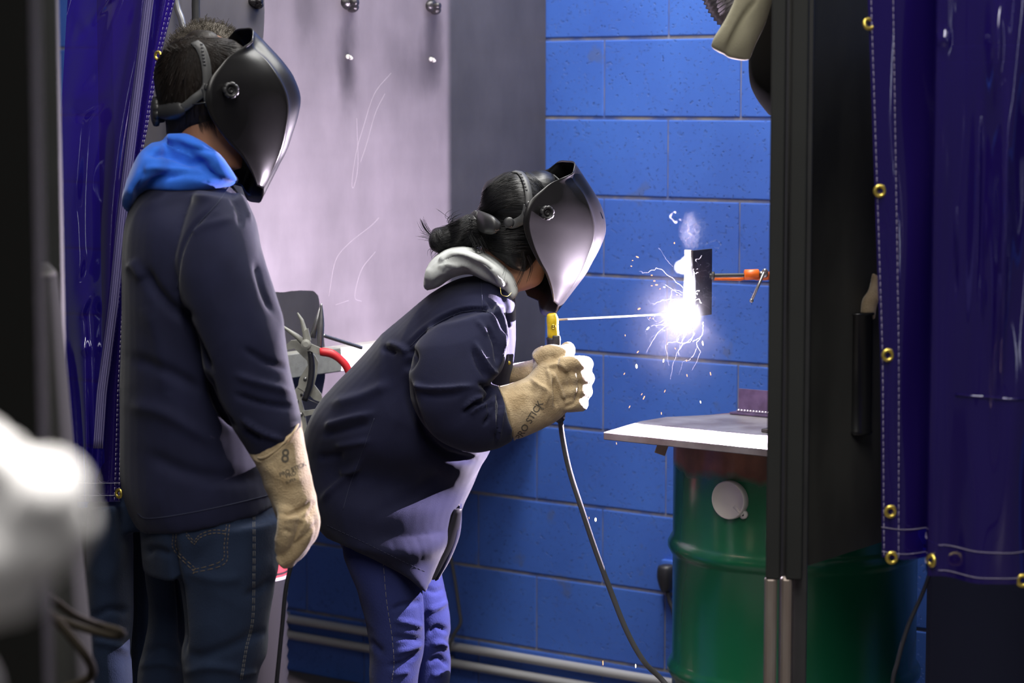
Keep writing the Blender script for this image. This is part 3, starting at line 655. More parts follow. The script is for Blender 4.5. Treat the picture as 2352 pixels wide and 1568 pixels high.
def person_base(name, px, py, vy, label):
    g = P(px, py, vy); g.z = 0
    return empty(name, g, label, 'person')
def foot(bm, p, fwd, l=.27):
    s = fwd.cross(Vector((0, 0, 1)))
    rs = []
    for t, wv_, h in ((-.06, .025, .06), (-.055, .036, .085), (0, .04, .10), (.06, .043, .085), (.12, .048, .06), (.17, .047, .05), (.205, .03, .03)):
        c = p + fwd * t; rs.append([c + s * (wv_ * math.cos(a)) + Vector((0, 0, max(0.002, h / 2 + h / 2 * math.sin(a)))) for a in [2 * math.pi * k / 20 for k in range(20)]])
    rings(bm, rs)

def face_body(bm, hc, X, S, Z, r=1.0):
    """head with skull, jaw, nose, lips, brows, ears, merged later with the neck and body"""
    ball(bm, hc, .098 * r, .077 * r, .105 * r, (X, S, Z), 32)
    ball(bm, hc + X * .030 * r - Z * .055 * r, .068 * r, .058 * r, .068 * r, (X, S, Z), 24)
    ball(bm, hc + X * .070 * r - Z * .098 * r, .026 * r, .030 * r, .020 * r, (X, S, Z), 16)
    ball(bm, hc + X * .103 * r - Z * .035 * r, .017 * r, .013 * r, .022 * r, (X, S, Z), 14)
    ball(bm, hc + X * .095 * r - Z * .012 * r, .012 * r, .010 * r, .025 * r, (X, S, Z), 14)
    ball(bm, hc + X * .092 * r - Z * .074 * r, .012 * r, .024 * r, .009 * r, (X, S, Z), 14)
    ball(bm, hc + X * .088 * r + Z * .012 * r, .012 * r, .055 * r, .010 * r, (X, S, Z), 14)
    for sd in (-1, 1):
        ball(bm, hc + S * sd * .077 * r - Z * .02 * r - X * .005, .018 * r, .007 * r, .031 * r, (X, S, Z), 14)
        ball(bm, hc + S * sd * .031 * r + X * .082 * r - Z * .008 * r, .012 * r, .013 * r, .011 * r, (X, S, Z), 12)

def bodyloft(bm, pairs, n=None): loft(bm, pairs, 20, n)

# ================================================================== STANDING WELDER (left)
mv = 4.48
man = person_base('person', 470, 1000, mv, 'standing person in navy jacket, blue hoodie and black welding helmet, seen from behind at left')
mfr = helmet_frame(526, 207, mv - .085, 0.0, 26.0)
T, HX, HS, HZ = mfr
helmet(mfr, man)
hc = P(470, 190, mv + .01)
# body, one continuous surface
bm = bmesh.new(); face_body(bm, hc, HX, HS, HZ, .88)
loft(bm, [(385, 200, 530, 240, mv, .05), (392, 270, 530, 300, mv, .055), (395, 330, 535, 380, mv, .058), (390, 400, 530, 440, mv, .08)], 24, 12)
loft(bm, [(400, 240, 548, 240, mv, .045), (425, 300, 558, 330, mv, .05), (450, 350, 556, 392, mv, .045)], 20, 8)
loft(bm, [(390, 410, 520, 440, mv, .08), (335, 530, 545, 560, mv, .16), (315, 700, 570, 720, mv, .17), (310, 950, 590, 970, mv, .17), (335, 1150, 600, 1150, mv, .14), (360, 1230, 560, 1230, mv, .12)], 24, 20)
for vy_, dx in ((mv - .085, 455), (mv + .11, 350)):
    loft(bm, [(dx, 1230, 85 + dx, 1230, vy_, .06), (dx, 1400, 85 + dx, 1400, vy_, .055), (dx, 1600, 80 + dx, 1600, vy_, .045), (5 + dx, 1900, 80 + dx, 1900, vy_, .045), (15 + dx, 2120, 75 + dx, 2120, vy_, .04)], 20, 20)
for vy_, dx in ((4.29, 0), (4.66, -40)):
    loft(bm, [(450 + dx, 510, 535 + dx, 515, (vy_ + mv) / 2, .045), (450 + dx, 640, 555 + dx, 630, vy_ * .8 + mv * .2, .042), (500 + dx, 820, 610 + dx, 800, vy_, .042), (560 + dx, 960, 660 + dx, 930, vy_, .042), (610 + dx, 1060, 680 + dx, 1040, vy_, .032), (630 + dx, 1130, 700 + dx, 1110, vy_, .03)], 20, 24)
    for i in range(4):
        tube(bm, [P(665 + dx, 1120, vy_ - .03 + i * .02), P(700 + dx, 1180, vy_ - .03 + i * .02), P(690 + dx, 1230, vy_ - .028 + i * .019), P(660 + dx, 1268 - abs(i - 1.5) * 8, vy_ - .026 + i * .018)], .008, 8, 12)
    tube(bm, [P(650 + dx, 1110, vy_ - .03), P(660 + dx, 1170, vy_ - .055), P(648 + dx, 1215, vy_ - .05)], .0095, 8, 8)
bd = fuse('body', bm, M['skin'], man, .006, 5)
# hair
bm = bmesh.new()
loft(bm, [(430, 84, 500, 84, mv + .01, .03), (388, 105, 545, 100, mv + .01, .068), (362, 150, 560, 150, mv + .01, .082), (357, 195, 556, 200, mv + .01, .086), (366, 240, 540, 245, mv + .01, .083), (380, 275, 520, 275, mv + .01, .072), (384, 305, 478, 290, mv + .01, .060), (388, 330, 440, 312, mv + .01, .045)], 40, 36, .95, .012)
ball(bm, P(462, 178, mv + .012), .088, .083, .079); ball(bm, P(515, 160, mv + .012), .055, .07, .055)
hair = fuse('hair', bm, M['hair_b'], man, .0042, 3, wrinkle=.0012, wscale=22, stretch=(1, 1, .4))
hb = surf(hair)
bm = bmesh.new()
for i in range(520):
    a = random.uniform(0, 1); sx_, sy_ = 440 + random.gauss(0, 10), 100 + random.gauss(0, 6)
    th = random.uniform(-.6, 3.7); ex_, ey_ = sx_ - math.sin(th) * 0 + 105 * math.cos(th), 120 + 200 * max(0, math.sin(th)) * random.uniform(.4, 1) + 20
    pts = []
    for k in range(9):
        t = k / 8 * random.uniform(.75, 1); x = sx_ + (ex_ - sx_) * (t ** .8) ; y = sy_ + (ey_ - sy_) * t ** 1.3
        h = hit(hb, x, y, .0012 + .0012 * random.random())
        if h is None: break
        pts.append(h)
    if len(pts) > 3: tube(bm, pts, [.00045] * (len(pts) - 1) + [.0001], 4, caps=False)
for i in range(260):   # crown hair combed forward
    s0 = np.array((448 + random.gauss(0, 8), 96 + random.gauss(0, 5))); e0 = np.array((random.uniform(490, 560), random.uniform(95, 185))); pts = []; lf = .0012 + .0012 * random.random()
    for k in range(9):
        u = k / 8; q = s0 + (e0 - s0) * u + np.array((0, -14 * u * (1 - u))); h = hit(hb, q[0], q[1], lf)
        if h is None: continue
        pts.append(h)
    if len(pts) > 4: tube(bm, pts, [.00045] * (len(pts) - 1) + [.0001], 4, caps=False)
for i in range(60):   # loose tips on the crown and nape
    px = random.uniform(378, 470); b0 = hit(hb, px, 112 + random.random() * 14) 
    if b0 is None: continue
    tube(bm, [b0, b0 + Vector((random.gauss(0, .004), random.gauss(0, .004), .007)) - RGT * .003, b0 + Vector((0, 0, .010)) - RGT * random.uniform(.002, .016)], [.0005, .0004, .0001], 4, caps=False)
for i in range(90):
    px = random.uniform(455, 505); py = 262 + random.random() * 30; b0 = hit(hb, px, py, .0) or P(px, py, mv - .06)
    tube(bm, [b0, b0 - Vector((0, 0, .012)) + RGT * .003, b0 - Vector((0, 0, .02)) + RGT * random.uniform(.002, .008)], [.0005, .0004, .0001], 4, caps=False)
st_ = obj('hair_strands', bm, M['hair_b'], hair); tag(st_, kind='stuff')

def headgear(fr, person, hairobj, top_pts, low_pts, knob, pad, holes, side_pts, kscale=1.0):
    T, X, S, Z = fr; bv = surf(hairobj)
    def strap(nm, pts, wids, th=.0018, n=50, lift=.002):
        q = catmull([(*p, w_) for p, w_ in zip(pts, wids)], n); P3 = []; N3 = []; W3 = []
        for a in q:
            d = ray(a[0], a[1]).normalized(); h = bv.ray_cast(CAM, d)
            if h[0] is None or (P3 and (h[0] - P3[-1]).length > .02): continue
            P3.append(h[0] - d * lift); nn = h[1] if h[1].dot(d) < 0 else -h[1]; N3.append(nn); W3.append(a[2] * .00082)
        for _ in range(4):
            N3 = [(N3[max(i - 1, 0)] + N3[i] * 1 + N3[min(i + 1, len(N3) - 1)]).normalized() for i in range(len(N3))]
            P3 = [P3[0]] + [(P3[i - 1] + P3[i] * 2 + P3[i + 1]) / 4 for i in range(1, len(P3) - 1)] + [P3[-1]]
        bm = bmesh.new(); ribbon(bm, P3, N3, W3, th, len(P3)); return obj(nm, bm, M['strap'], person), P3, N3
    tp, P3, N3 = strap('head_strap', top_pts, [22 * kscale] * len(top_pts), lift=.004)
    tp['label'] = 'grey perforated plastic strap over the hair'
    bs = surf(tp); bm = bmesh.new()
    for (hx, hy) in holes:
        d = ray(hx, hy).normalized(); h = bs.ray_cast(CAM, d)
        if h[0] is None: continue
        n_ = -d; r_ = .0042
        disc(bm, h[0] + n_ * .0006, n_, [(r_ * .8, -.0004), (r_ * .8, .0002), (r_ * .1, .0002)], 4)
    obj('strap_hole', bm, M['rubber'], tp) if len(bm.verts) else None
    lo, P3, N3 = strap('rear_band', low_pts, [20 * kscale] * len(low_pts), lift=.006)
    sd, P3, N3 = strap('side_band', side_pts, [26 * kscale] * len(side_pts), lift=.007)
    # padded ratchet housing and its knurled knob
    bm = bmesh.new(); loft(bm, pad, 24, 18, .8, .004); obj('ratchet_housing', bm, M['plastic'], person)
    (kx, ky, kvy, kr, kax) = knob; c = P(kx, ky, kvy); bm = bmesh.new(); ax = kax.normalized(); u = ax.orthogonal().normalized(); v = ax.cross(u)
    def rg(r, h, lob=0.0, k=60): return [c + ax * h + (u * math.cos(2 * math.pi * i / k) + v * math.sin(2 * math.pi * i / k)) * (r * (1 - lob * max(0, math.cos(2 * math.pi * i / k * 10)) ** 2)) for i in range(k)]
    rings(bm, [rg(kr * .75, -.012), rg(kr * .8, -.003), rg(kr, -.002, .12), rg(kr * 1.04, .003, .14), rg(kr, .008, .12), rg(kr * .7, .011, .03), rg(kr * .2, .011)], True)
    obj('ratchet_knob', bm, M['plastic'], person)
    bm = bmesh.new()
    for p in (side_pts[0], side_pts[1]):
        h = hit(bv, p[0], p[1], .010)
        if h is not None: bolts_bm(bm, h, -FWD, .0065)
    if len(bm.verts): obj('strap_rivet', bm, M['plastic'], person)
headgear(mfr, man, hair, [(447, 97), (460, 110), (470, 135), (475, 165), (476, 190), (473, 206)], [(476, 196), (466, 212), (448, 226), (432, 240), (420, 248)],
         (362, 256, mv + .0, .027, (-RGT * .9 + FWH * -.25)), [(368, 240, 368, 272, mv - .01, .03), (390, 232, 390, 276, mv - .035, .03), (410, 231, 412, 273, mv - .055, .022), (424, 238, 426, 263, mv - .066, .012)],
         [(463 + .55 * k * 2.0, 103 + k * 7.6) for k in range(0, 7)], [(474, 200), (478, 212), (480, 226), (484, 240)])
bm = bmesh.new(); tube(bm, [P(428, 240, mv - .07), P(455, 238, mv - .09), P(482, 234, mv - .1)], .0012, 6); obj('band_wire', bm, M['plastic'], man)

# hoodie
bm = bmesh.new()
loft(bm, [(384, 308, 488, 330, mv, .075), (372, 325, 516, 366, mv, .092), (345, 350, 538, 402, mv, .115), (325, 392, 546, 418, mv, .135), (330, 432, 520, 432, mv, .13)], 36, 24)
loft(bm, [(350, 330, 400, 345, mv - .02, .09), (325, 350, 420, 385, mv - .03, .12), (303, 400, 395, 410, mv - .02, .13), (290, 440, 345, 440, mv - .02, .11), (287, 470, 324, 462, mv - .02, .075), (294, 486, 314, 484, mv - .02, .03)], 36, 26, 1, .006)
loft(bm, [(383, 306, 392, 330, mv - .07, .02), (430, 308, 420, 345, mv - .085, .024), (474, 330, 462, 365, mv - .09, .024), (508, 358, 484, 388, mv - .085, .024), (534, 392, 505, 408, mv - .07, .022), (547, 414, 520, 414, mv - .06, .015)], 24, 24, 1, .004)
hs = [([(335, 350), (385, 355), (430, 372), (470, 372)], 7, -.010), ([(345, 338), (385, 335), (420, 348), (445, 362)], 8, .006), ([(395, 325), (440, 345), (500, 340), (520, 355)], 9, -.006), ([(320, 395), (350, 385), (400, 390), (470, 396)], 6, .005), ([(313, 470), (330, 435), (370, 408), (430, 398)], 7, -.009), ([(330, 380), (322, 420), (312, 450)], 7, -.008), ([(480, 375), (500, 395), (540, 412)], 6, .004), ([(300, 430), (300, 470)], 6, .004)]
hood = fuse('hoodie', bm, M['bluehood'], man, .0048, 7, hs, .0016, 14)
tag(hood, 'bright blue fleece hood')

# jacket
bm = bmesh.new()
loft(bm, [(380, 402, 528, 424, mv + .01, .09), (338, 428, 548, 470, mv + .01, .15), (305, 480, 574, 535, mv + .01, .20), (291, 560, 588, 615, mv + .01, .215), (286, 720, 602, 740, mv + .01, .21), (284, 850, 612, 860, mv + .01, .205), (281, 980, 622, 980, mv + .01, .205), (281, 1090, 634, 1080, mv + .01, .21), (298, 1158, 640, 1120, mv + .01, .21), (318, 1198, 642, 1150, mv + .01, .205)], 40, 50, .92)
loft(bm, [(452, 440, 562, 452, 4.36, .08), (418, 520, 584, 508, 4.33, .088), (404, 610, 603, 592, 4.30, .088), (420, 700, 630, 676, 4.285, .085), (452, 790, 652, 762, 4.275, .08), (478, 870, 667, 850, 4.27, .075), (508, 940, 682, 916, 4.265, .07), (545, 995, 690, 966, 4.26, .064), (580, 1046, 688, 1006, 4.26, .055)], 36, 44, .95)
loft(bm, [(400, 440, 500, 460, 4.60, .08), (390, 620, 560, 620, 4.68, .09), (410, 800, 570, 800, 4.69, .08), (460, 950, 610, 950, 4.69, .07), (490, 1040, 610, 1030, 4.69, .06)], 30, 30)
loft(bm, [(470, 415, 530, 425, mv, .07), (500, 425, 560, 470, mv, .06), (540, 470, 580, 520, mv, .05)], 20, 10, 1, .01)
js = [([(500, 470), (440, 530), (412, 600), (408, 680), (428, 730)], 4.4, -0.006525), ([(440, 540), (470, 520), (540, 500)], 8.8, 0.0029), ([(405, 700), (430, 745), (460, 800), (485, 850)], 7.04, -0.0145), ([(330, 615), (355, 660), (400, 710), (440, 730)], 12.32, -0.01305), ([(300, 600), (330, 640)], 12.32, 0.00725),
      ([(478, 860), (500, 930), (540, 980)], 6.16, -0.0145), ([(556, 960), (600, 990), (650, 1010)], 5.28, 0.01015), ([(560, 985), (600, 1010)], 5.28, -0.0087), ([(600, 560), (612, 620), (636, 690), (652, 760)], 7.04, 0.0087), ([(585, 600), (600, 660), (625, 720)], 7.04, -0.00725), ([(560, 800), (610, 830), (660, 845)], 7.04, -0.00725), ([(540, 860), (600, 880), (665, 900)], 7.92, 0.00725), ([(540, 905), (600, 925), (670, 935)], 6.16, -0.0087),
      ([(300, 820), (380, 850), (470, 900)], 14.08, -0.00725), ([(300, 930), (380, 950), (500, 1020)], 15.84, 0.00725), ([(330, 1040), (450, 1090), (600, 1100)], 17.6, -0.00725), ([(340, 700), (370, 800), (380, 900)], 19.36, 0.0058), ([(545, 440), (560, 470), (575, 510)], 4.4, 0.00725), ([(530, 440), (548, 480), (552, 520)], 5.28, -0.00725), ([(330, 480), (400, 455), (490, 450)], 10.56, 0.00435)]
mj = fuse('jacket', bm, M['navy'], man, .005, 5, js, .0028, 6.5, (1, 1, .7))
mjb = surf(mj); bm = bmesh.new()
seam(bm, mjb, [(528, 426), (500, 466), (452, 520), (420, 580), (407, 660)], .0007)
obj('seam', bm, M['thread_b'], mj); bm = bmesh.new()
seam(bm, mjb, [(316, 1178), (340, 1190), (420, 1180), (520, 1160), (636, 1132)], .0006)
obj('seam', bm, M['thread_b'], mj)

# jeans
bm = bmesh.new()
loft(bm, [(322, 1130, 634, 1130, mv, .18), (326, 1200, 642, 1180, mv, .19), (330, 1250, 640, 1240, mv, .18), (335, 1300, 632, 1290, mv, .17)], 36, 16, .9)
loft(bm, [(400, 1200, 641, 1190, mv - .085, .10), (402, 1290, 640, 1290, mv - .085, .105), (412, 1360, 630, 1345, mv - .085, .10), (420, 1440, 616, 1430, mv - .085, .095), (418, 1500, 612, 1500, mv - .08, .09), (424, 1560, 590, 1560, mv - .08, .085), (432, 1750, 570, 1750, mv - .08, .08), (445, 2000, 575, 2000, mv - .07, .075), (448, 2150, 578, 2150, mv - .07, .07)], 32, 44, .95)
loft(bm, [(328, 1220, 470, 1220, mv + .11, .10), (334, 1300, 460, 1300, mv + .11, .10), (345, 1380, 455, 1380, mv + .11, .095), (340, 1450, 440, 1450, mv + .11, .09), (322, 1520, 440, 1520, mv + .11, .088), (318, 1580, 440, 1580, mv + .11, .085), (330, 1800, 450, 1800, mv + .11, .08), (345, 2130, 460, 2130, mv + .11, .07)], 32, 40, .95)
jn = [([(398, 1225), (402, 1290), (412, 1350), (420, 1440), (424, 1500)], 8, -.014), ([(335, 1270), (360, 1262), (395, 1275)], 8, -.006), ([(430, 1500), (470, 1505), (560, 1470), (600, 1440)], 12, -.006), ([(425, 1545), (480, 1530), (560, 1540)], 10, .006), ([(330, 1500), (370, 1490), (410, 1500)], 9, -.007), ([(322, 1530), (370, 1520), (415, 1535)], 9, .007), ([(560, 1370), (600, 1350), (625, 1330)], 8, -.005), ([(420, 1310), (500, 1330), (560, 1325)], 12, .004), ([(580, 1460), (612, 1450)], 7, -.005), ([(545, 1548), (590, 1540)], 6, .006)]
jeans = fuse('jeans', bm, M['denim'], man, .0055, 4, jn, .0016, 9)
jb = surf(jeans); bm = bmesh.new()
for off in (0, 7):
    seam(bm, jb, [(398 + off, 1226), (399 + off, 1262), (444 + off * .4, 1310 - off), (448, 1314 - off), (516 - off, 1294 - off), (522 - off, 1250), (527 - off, 1205)], .00055, 3, 3.2)
    seam(bm, jb, [(428, 1222 + off), (436, 1232 + off), (446, 1243 + off)], .0006, 3, 3); seam(bm, jb, [(446, 1243 + off), (460, 1227 + off), (490, 1217 + off), (520, 1219 + off)], .0006, 3, 3)
obj('pocket_stitching', bm, M['thread_o'], jeans)
bm = bmesh.new()
for off in (0, 4): seam(bm, jb, [(581 + off, 1186), (581 + off, 1300), (578 + off, 1420), (563 + off, 1490), (552 + off, 1560)], .0005, 4, 3.4)
obj('side_seam', bm, M['thread'], jeans)
for dx, vy_ in ((0, mv - .07), (-118, mv + .11)):
    bm = bmesh.new(); p = P(505 + dx, 2000, vy_); p.z = 0; foot(bm, p, HX * 1.0); obj('work_boot', bm, M['rubber'], man)

# glove on the hanging arm
def man_glove(dv, dx, nm, vis=True):
    bm = bmesh.new(); g = 4.262 + dv
    loft(bm, [(571 + dx, 1034, 690 + dx, 962, g, .060), (592 + dx, 1075, 697 + dx, 1010, g, .061), (606 + dx, 1110, 708 + dx, 1065, g, .058), (622 + dx, 1150, 718 + dx, 1110, g, .054), (634 + dx, 1180, 730 + dx, 1160, g, .050), (641 + dx, 1200, 735 + dx, 1195, g, .048), (650 + dx, 1222, 728 + dx, 1232, g, .045), (655 + dx, 1235, 712 + dx, 1255, g, .036)], 36, 34, .95)
    for i, (ex_, ey_) in enumerate(((640, 1292), (646, 1297), (656, 1296), (668, 1284))):
        q = g - .032 + i * .0215
        tube(bm, [P(680 + dx, 1170, q), P(703 + dx - i, 1208, q - .004), P(690 + dx + i * 2, 1248, q), P(662 + dx + i * 3, 1278, q), P(ex_ + dx, ey_, q)], [.016, .016, .0155, .0145, .012], 12, 16)
    tube(bm, [P(655 + dx, 1160, g - .035), P(660 + dx, 1200, g - .052), P(652 + dx, 1240, g - .045), P(645 + dx, 1268, g - .03)], [.017, .018, .016, .012], 12, 12)
    ss = [([(640, 1178), (665, 1180), (700, 1165), (715, 1150)], 4.4, -0.006875), ([(648, 1196), (690, 1185), (712, 1172)], 5.28, 0.005), ([(672, 1195), (700, 1196), (690, 1222), (676, 1245)], 4.4, 0.00625), ([(700, 1185), (720, 1165), (722, 1150)], 5.28, -0.005), ([(676, 1248), (705, 1225), (728, 1200)], 3.08, -0.005), ([(600, 1060), (650, 1100), (700, 1100)], 10.56, 0.0025), ([(650, 1215), (672, 1225)], 4.4, -0.005), ([(572, 1040), (600, 1058), (640, 1035), (680, 990)], 3.52, 0.003125)]
    return fuse('welding_glove', bm, M['leather'], man, .0038, 4, ss, .0016, 16)
g1 = man_glove(0, 0, 'a'); tag(g1, 'tan suede glove with dark stamped lettering'); man_glove(.43, -75, 'b')
gb = surf(g1)
print_on('stamped_number', '8', gb, 655, 1048, 44, 4, M['ink'], g1, .012, wide=.85)
print_on('stamped_lettering', 'PRO STICK', gb, 672, 1078, 13.5, -24, M['ink'], g1, .01)
print_on('stamped_lettering', 'PRO', gb, 668, 1090, 13, -22, M['ink'], g1, .008)
print_on('stamped_lettering', 'SUPER', gb, 668, 1104, 9, -22, M['ink'], g1, .0)
# hollow of the cuff
bm = bmesh.new(); cc_ = [(574, 1034, 4.262), (600, 1052, 4.205), (640, 1028, 4.200), (676, 990, 4.21), (688, 964, 4.262)]
tube(bm, [P(*q) for q in cc_], .0022, 8, 30); obj('cuff_binding', bm, M['leather'], g1)

# ================================================================== CROUCHING WELDER (right)
wv_ = 5.06
wom = person_base('person', 900, 1400, wv_, 'person bending forward to weld, navy jacket, grey hoodie, black hair bun, helmet and tan gloves')
wfr = helmet_frame(1253, 488, wv_ - .125, 10.5, 20.0, 1.015)
T, WX, WS, WZ = wfr
helmet(wfr, wom)
hc = P(1192, 486, wv_ + .03)
bm = bmesh.new(); face_body(bm, hc, WX, WS, WZ, .78)
loft(bm, [(1120, 520, 1215, 570, wv_ + .035, .05), (1110, 560, 1200, 640, wv_ + .035, .052), (1080, 600, 1178, 700, wv_ + .03, .07)], 24, 10)
loft(bm, [(1190, 540, 1255, 590, wv_ + .03, .045), (1170, 580, 1245, 648, wv_ + .03, .05), (1140, 600, 1200, 670, wv_ + .03, .05)], 20, 10)
loft(bm, [(1060, 650, 1150, 720, wv_, .09), (990, 740, 1140, 800, wv_, .13), (870, 840, 1110, 940, wv_, .12), (770, 970, 1040, 1080, wv_ + .07, .12), (760, 1100, 1000, 1160, wv_ + .09, .12), (800, 1230, 970, 1230, wv_ + .10, .11)], 24, 24)
loft(bm, [(830, 1250, 930, 1260, wv_ + .06, .045), (862, 1380, 940, 1380, wv_ + .045, .042), (870, 1600, 930, 1600, wv_ + .04, .035), (862, 1850, 915, 1850, wv_ + .035, .032), (860, 1890, 900, 1890, wv_ + .035, .03)], 20, 20)
loft(bm, [(860, 1230, 970, 1250, wv_ + .15, .055), (940, 1400, 1015, 1400, wv_ + .19, .055), (945, 1600, 1005, 1600, wv_ + .19, .045), (915, 1830, 970, 1830, wv_ + .19, .04), (915, 1880, 955, 1880, wv_ + .19, .035)], 20, 20)
loft(bm, [(1030, 800, 1105, 770, 4.97, .045), (985, 870, 1095, 850, 4.88, .045), (1010, 960, 1085, 900, 4.86, .045), (1100, 1000, 1120, 920, 4.87, .045), (1200, 960, 1180, 890, 4.88, .035), (1250, 930, 1230, 850, 4.9, .03), (1300, 915, 1290, 840, 4.92, .025)], 20, 24)
loft(bm, [(1100, 720, 1160, 710, 5.24, .05), (1090, 820, 1150, 800, 5.24, .045), (1120, 880, 1140, 840, 5.2, .04), (1200, 880, 1200, 842, 5.1, .03), (1260, 880, 1260, 838, 5.04, .025)], 20, 20)
fuse('body', bm, M['skin_w'], wom, .006, 5)
# hair and bun
bm = bmesh.new()
loft(bm, [(1103, 470, 1112, 500, wv_ + .03, .045), (1112, 425, 1140, 520, wv_ + .03, .068), (1140, 405, 1165, 545, wv_ + .03, .080), (1180, 392, 1195, 560, wv_ + .03, .084), (1225, 400, 1235, 570, wv_ + .03, .082), (1255, 430, 1258, 560, wv_ + .03, .07)], 40, 40, .95, .012)
loft(bm, [(1095, 490, 1262, 500, wv_ + .025, .07), (1100, 530, 1246, 560, wv_ + .02, .078), (1106, 556, 1240, 590, wv_ + .02, .078), (1125, 578, 1228, 606, wv_ + .02, .074), (1150, 596, 1215, 620, wv_ + .02, .068)], 36, 20, 1, .01)
loft(bm, [(1120, 500, 1120, 560, wv_, .03), (1085, 490, 1075, 572, wv_, .04), (1050, 502, 1045, 572, wv_, .038), (1020, 520, 1020, 580, wv_, .036), (996, 526, 1003, 576, wv_, .028), (988, 545, 992, 562, wv_, .01)], 30, 26, 1, .004)
ball(bm, P(1012, 553, wv_ - .01), .026, .03, .026); ball(bm, P(1240, 440, wv_ + .04), .05, .06, .045)
whs = [([(1000, 535), (1010, 560), (1030, 575)], 5, -.004), ([(1030, 515), (1035, 545), (1025, 570)], 5, -.006), ([(1060, 500), (1055, 540), (1040, 568)], 5, .004), ([(1080, 495), (1078, 530), (1060, 566)], 5, -.006)]
wh = fuse('hair', bm, M['hair_k'], wom, .0042, 3, whs, .0014, 22, (.4, .4, 1))
hb = surf(wh); bm = bmesh.new()
def fan(n, src, dst, js_, jd, rad=.0005, bow=0.0, mn=4):
    for i in range(n):
        t = random.random(); s = (np.array(src[0]) * (1 - t) + np.array(src[1]) * t) + np.random.normal(0, js_, 2); d = (np.array(dst[0]) * (1 - t) + np.array(dst[1]) * t) + np.random.normal(0, jd, 2)
        nrm_ = np.array([-(d - s)[1], (d - s)[0]]); pts = []
        l = random.uniform(.5, 1); lf = .0008 + .0015 * random.random()
        for k in range(10):
            u = k / 9 * l; q = s + (d - s) * u + nrm_ * bow * 4 * u * (1 - u); h = hit(hb, q[0], q[1], lf)
            if h is None or (pts and (h - pts[-1]).length > .03): break
            pts.append(h)
        if len(pts) >= mn: tube(bm, pts, [rad] * (len(pts) - 1) + [rad * .25], 4, caps=False)
fan(420, ((1108, 450), (1110, 500)), ((1190, 398), (1205, 470)), 5, 5, bow=-.10)
fan(200, ((1200, 398), (1215, 440)), ((1255, 430), (1255, 500)), 5, 5, bow=-.05)
fan(300, ((1085, 510), (1090, 560)), ((1215, 500), (1210, 590)), 5, 6, bow=.05)
fan(160, ((1075, 495), (1085, 560)), ((1000, 530), (1000, 570)), 4, 5, bow=-.06)
fan(120, ((995, 540), (1010, 528)), ((1005, 572), (1040, 560)), 3, 5, bow=.2)
def wisp(pts, n, j0, j1, rad=.00035, vy=wv_ - .02):
    for i in range(n):
        a = np.random.normal(0, 1, 2); z = random.gauss(0, .008)
        q = [P(p[0] + a[0] * (j0 + (j1 - j0) * k / (len(pts) - 1)), p[1] + a[1] * (j0 + (j1 - j0) * k / (len(pts) - 1)), vy + z) for k, p in enumerate(pts)]
        tube(bm, q, [rad] * (len(q) - 1) + [rad * .3], 4, 10, caps=False)
wisp([(1000, 545), (985, 535), (974, 520), (968, 505)], 34, 3, 4, .0002)
wisp([(995, 552), (985, 545), (972, 541), (966, 540)], 20, 3, 6, .0002)
wisp([(1000, 568), (990, 575), (990, 588)], 8, 3, 6)
wisp([(1015, 575), (1005, 582), (998, 592)], 7, 4, 6)
wisp([(1050, 515), (1030, 500), (1010, 485), (1004, 482)], 2, 1.5, 2)
wisp([(1045, 510), (1035, 512), (1038, 502), (1055, 495)], 14, 5, 8)
wisp([(1080, 540), (1090, 560), (1092, 575), (1106, 574)], 14, 5, 6, .0006, wv_ - .06)
wisp([(1100, 550), (1106, 562), (1112, 578)], 16, 5, 5, .0006, wv_ - .06)
wisp([(1200, 580), (1205, 610), (1195, 640), (1185, 660)], 10, 3, 5, .0004, wv_ - .062)
wisp([(1185, 560), (1165, 600), (1155, 640), (1152, 665)], 3, 1, 2, .00025, wv_ - .12)
wisp([(1210, 585), (1218, 610), (1208, 645)], 6, 3, 4, .0004, wv_ - .062)
tag(obj('hair_strands', bm, M['hair_k'], wh), kind='stuff')
headgear(wfr, wom, wh, [(1180, 394), (1196, 398), (1208, 418), (1214, 445), (1215, 470), (1212, 488)], [(1212, 480), (1200, 500), (1178, 512), (1160, 517)],
         (1094, 507, wv_ - .005, .021, (-RGT * .85 - FWH * .4 + Vector((0, 0, .2)))), [(1098, 482, 1096, 528, wv_ - .02, .028), (1115, 488, 1112, 536, wv_ - .055, .03), (1133, 496, 1132, 538, wv_ - .078, .02), (1147, 508, 1146, 530, wv_ - .084, .012)],
         [(1196 + k * 2.6, 401 + k * 7.2 - (k - 3) ** 2 * .0) for k in range(0, 6)], [(1212, 470), (1209, 488), (1200, 505), (1178, 515), (1165, 512)], .9)
bm = bmesh.new(); bolts_bm(bm, P(1169, 511, wv_ - .098), -FWD, .0115); obj('side_rivet', bm, M['plastic'], wom)
bm = bmesh.new()
for k in range(5): tube(bm, [P(1262 + k * 5, 405 + k * 2, wv_ + .03), P(1272 + k * 6, 418 + k * 3, wv_ + .0), P(1280 + k * 3, 424 + k, wv_ - .02)], .0012, 6)
tube(bm, [P(1258, 408, wv_ + .03), P(1272, 402, wv_ + .03), P(1292, 420, wv_ - .02)], .0016, 6); obj('headgear_bracket', bm, M['strap'], wom)

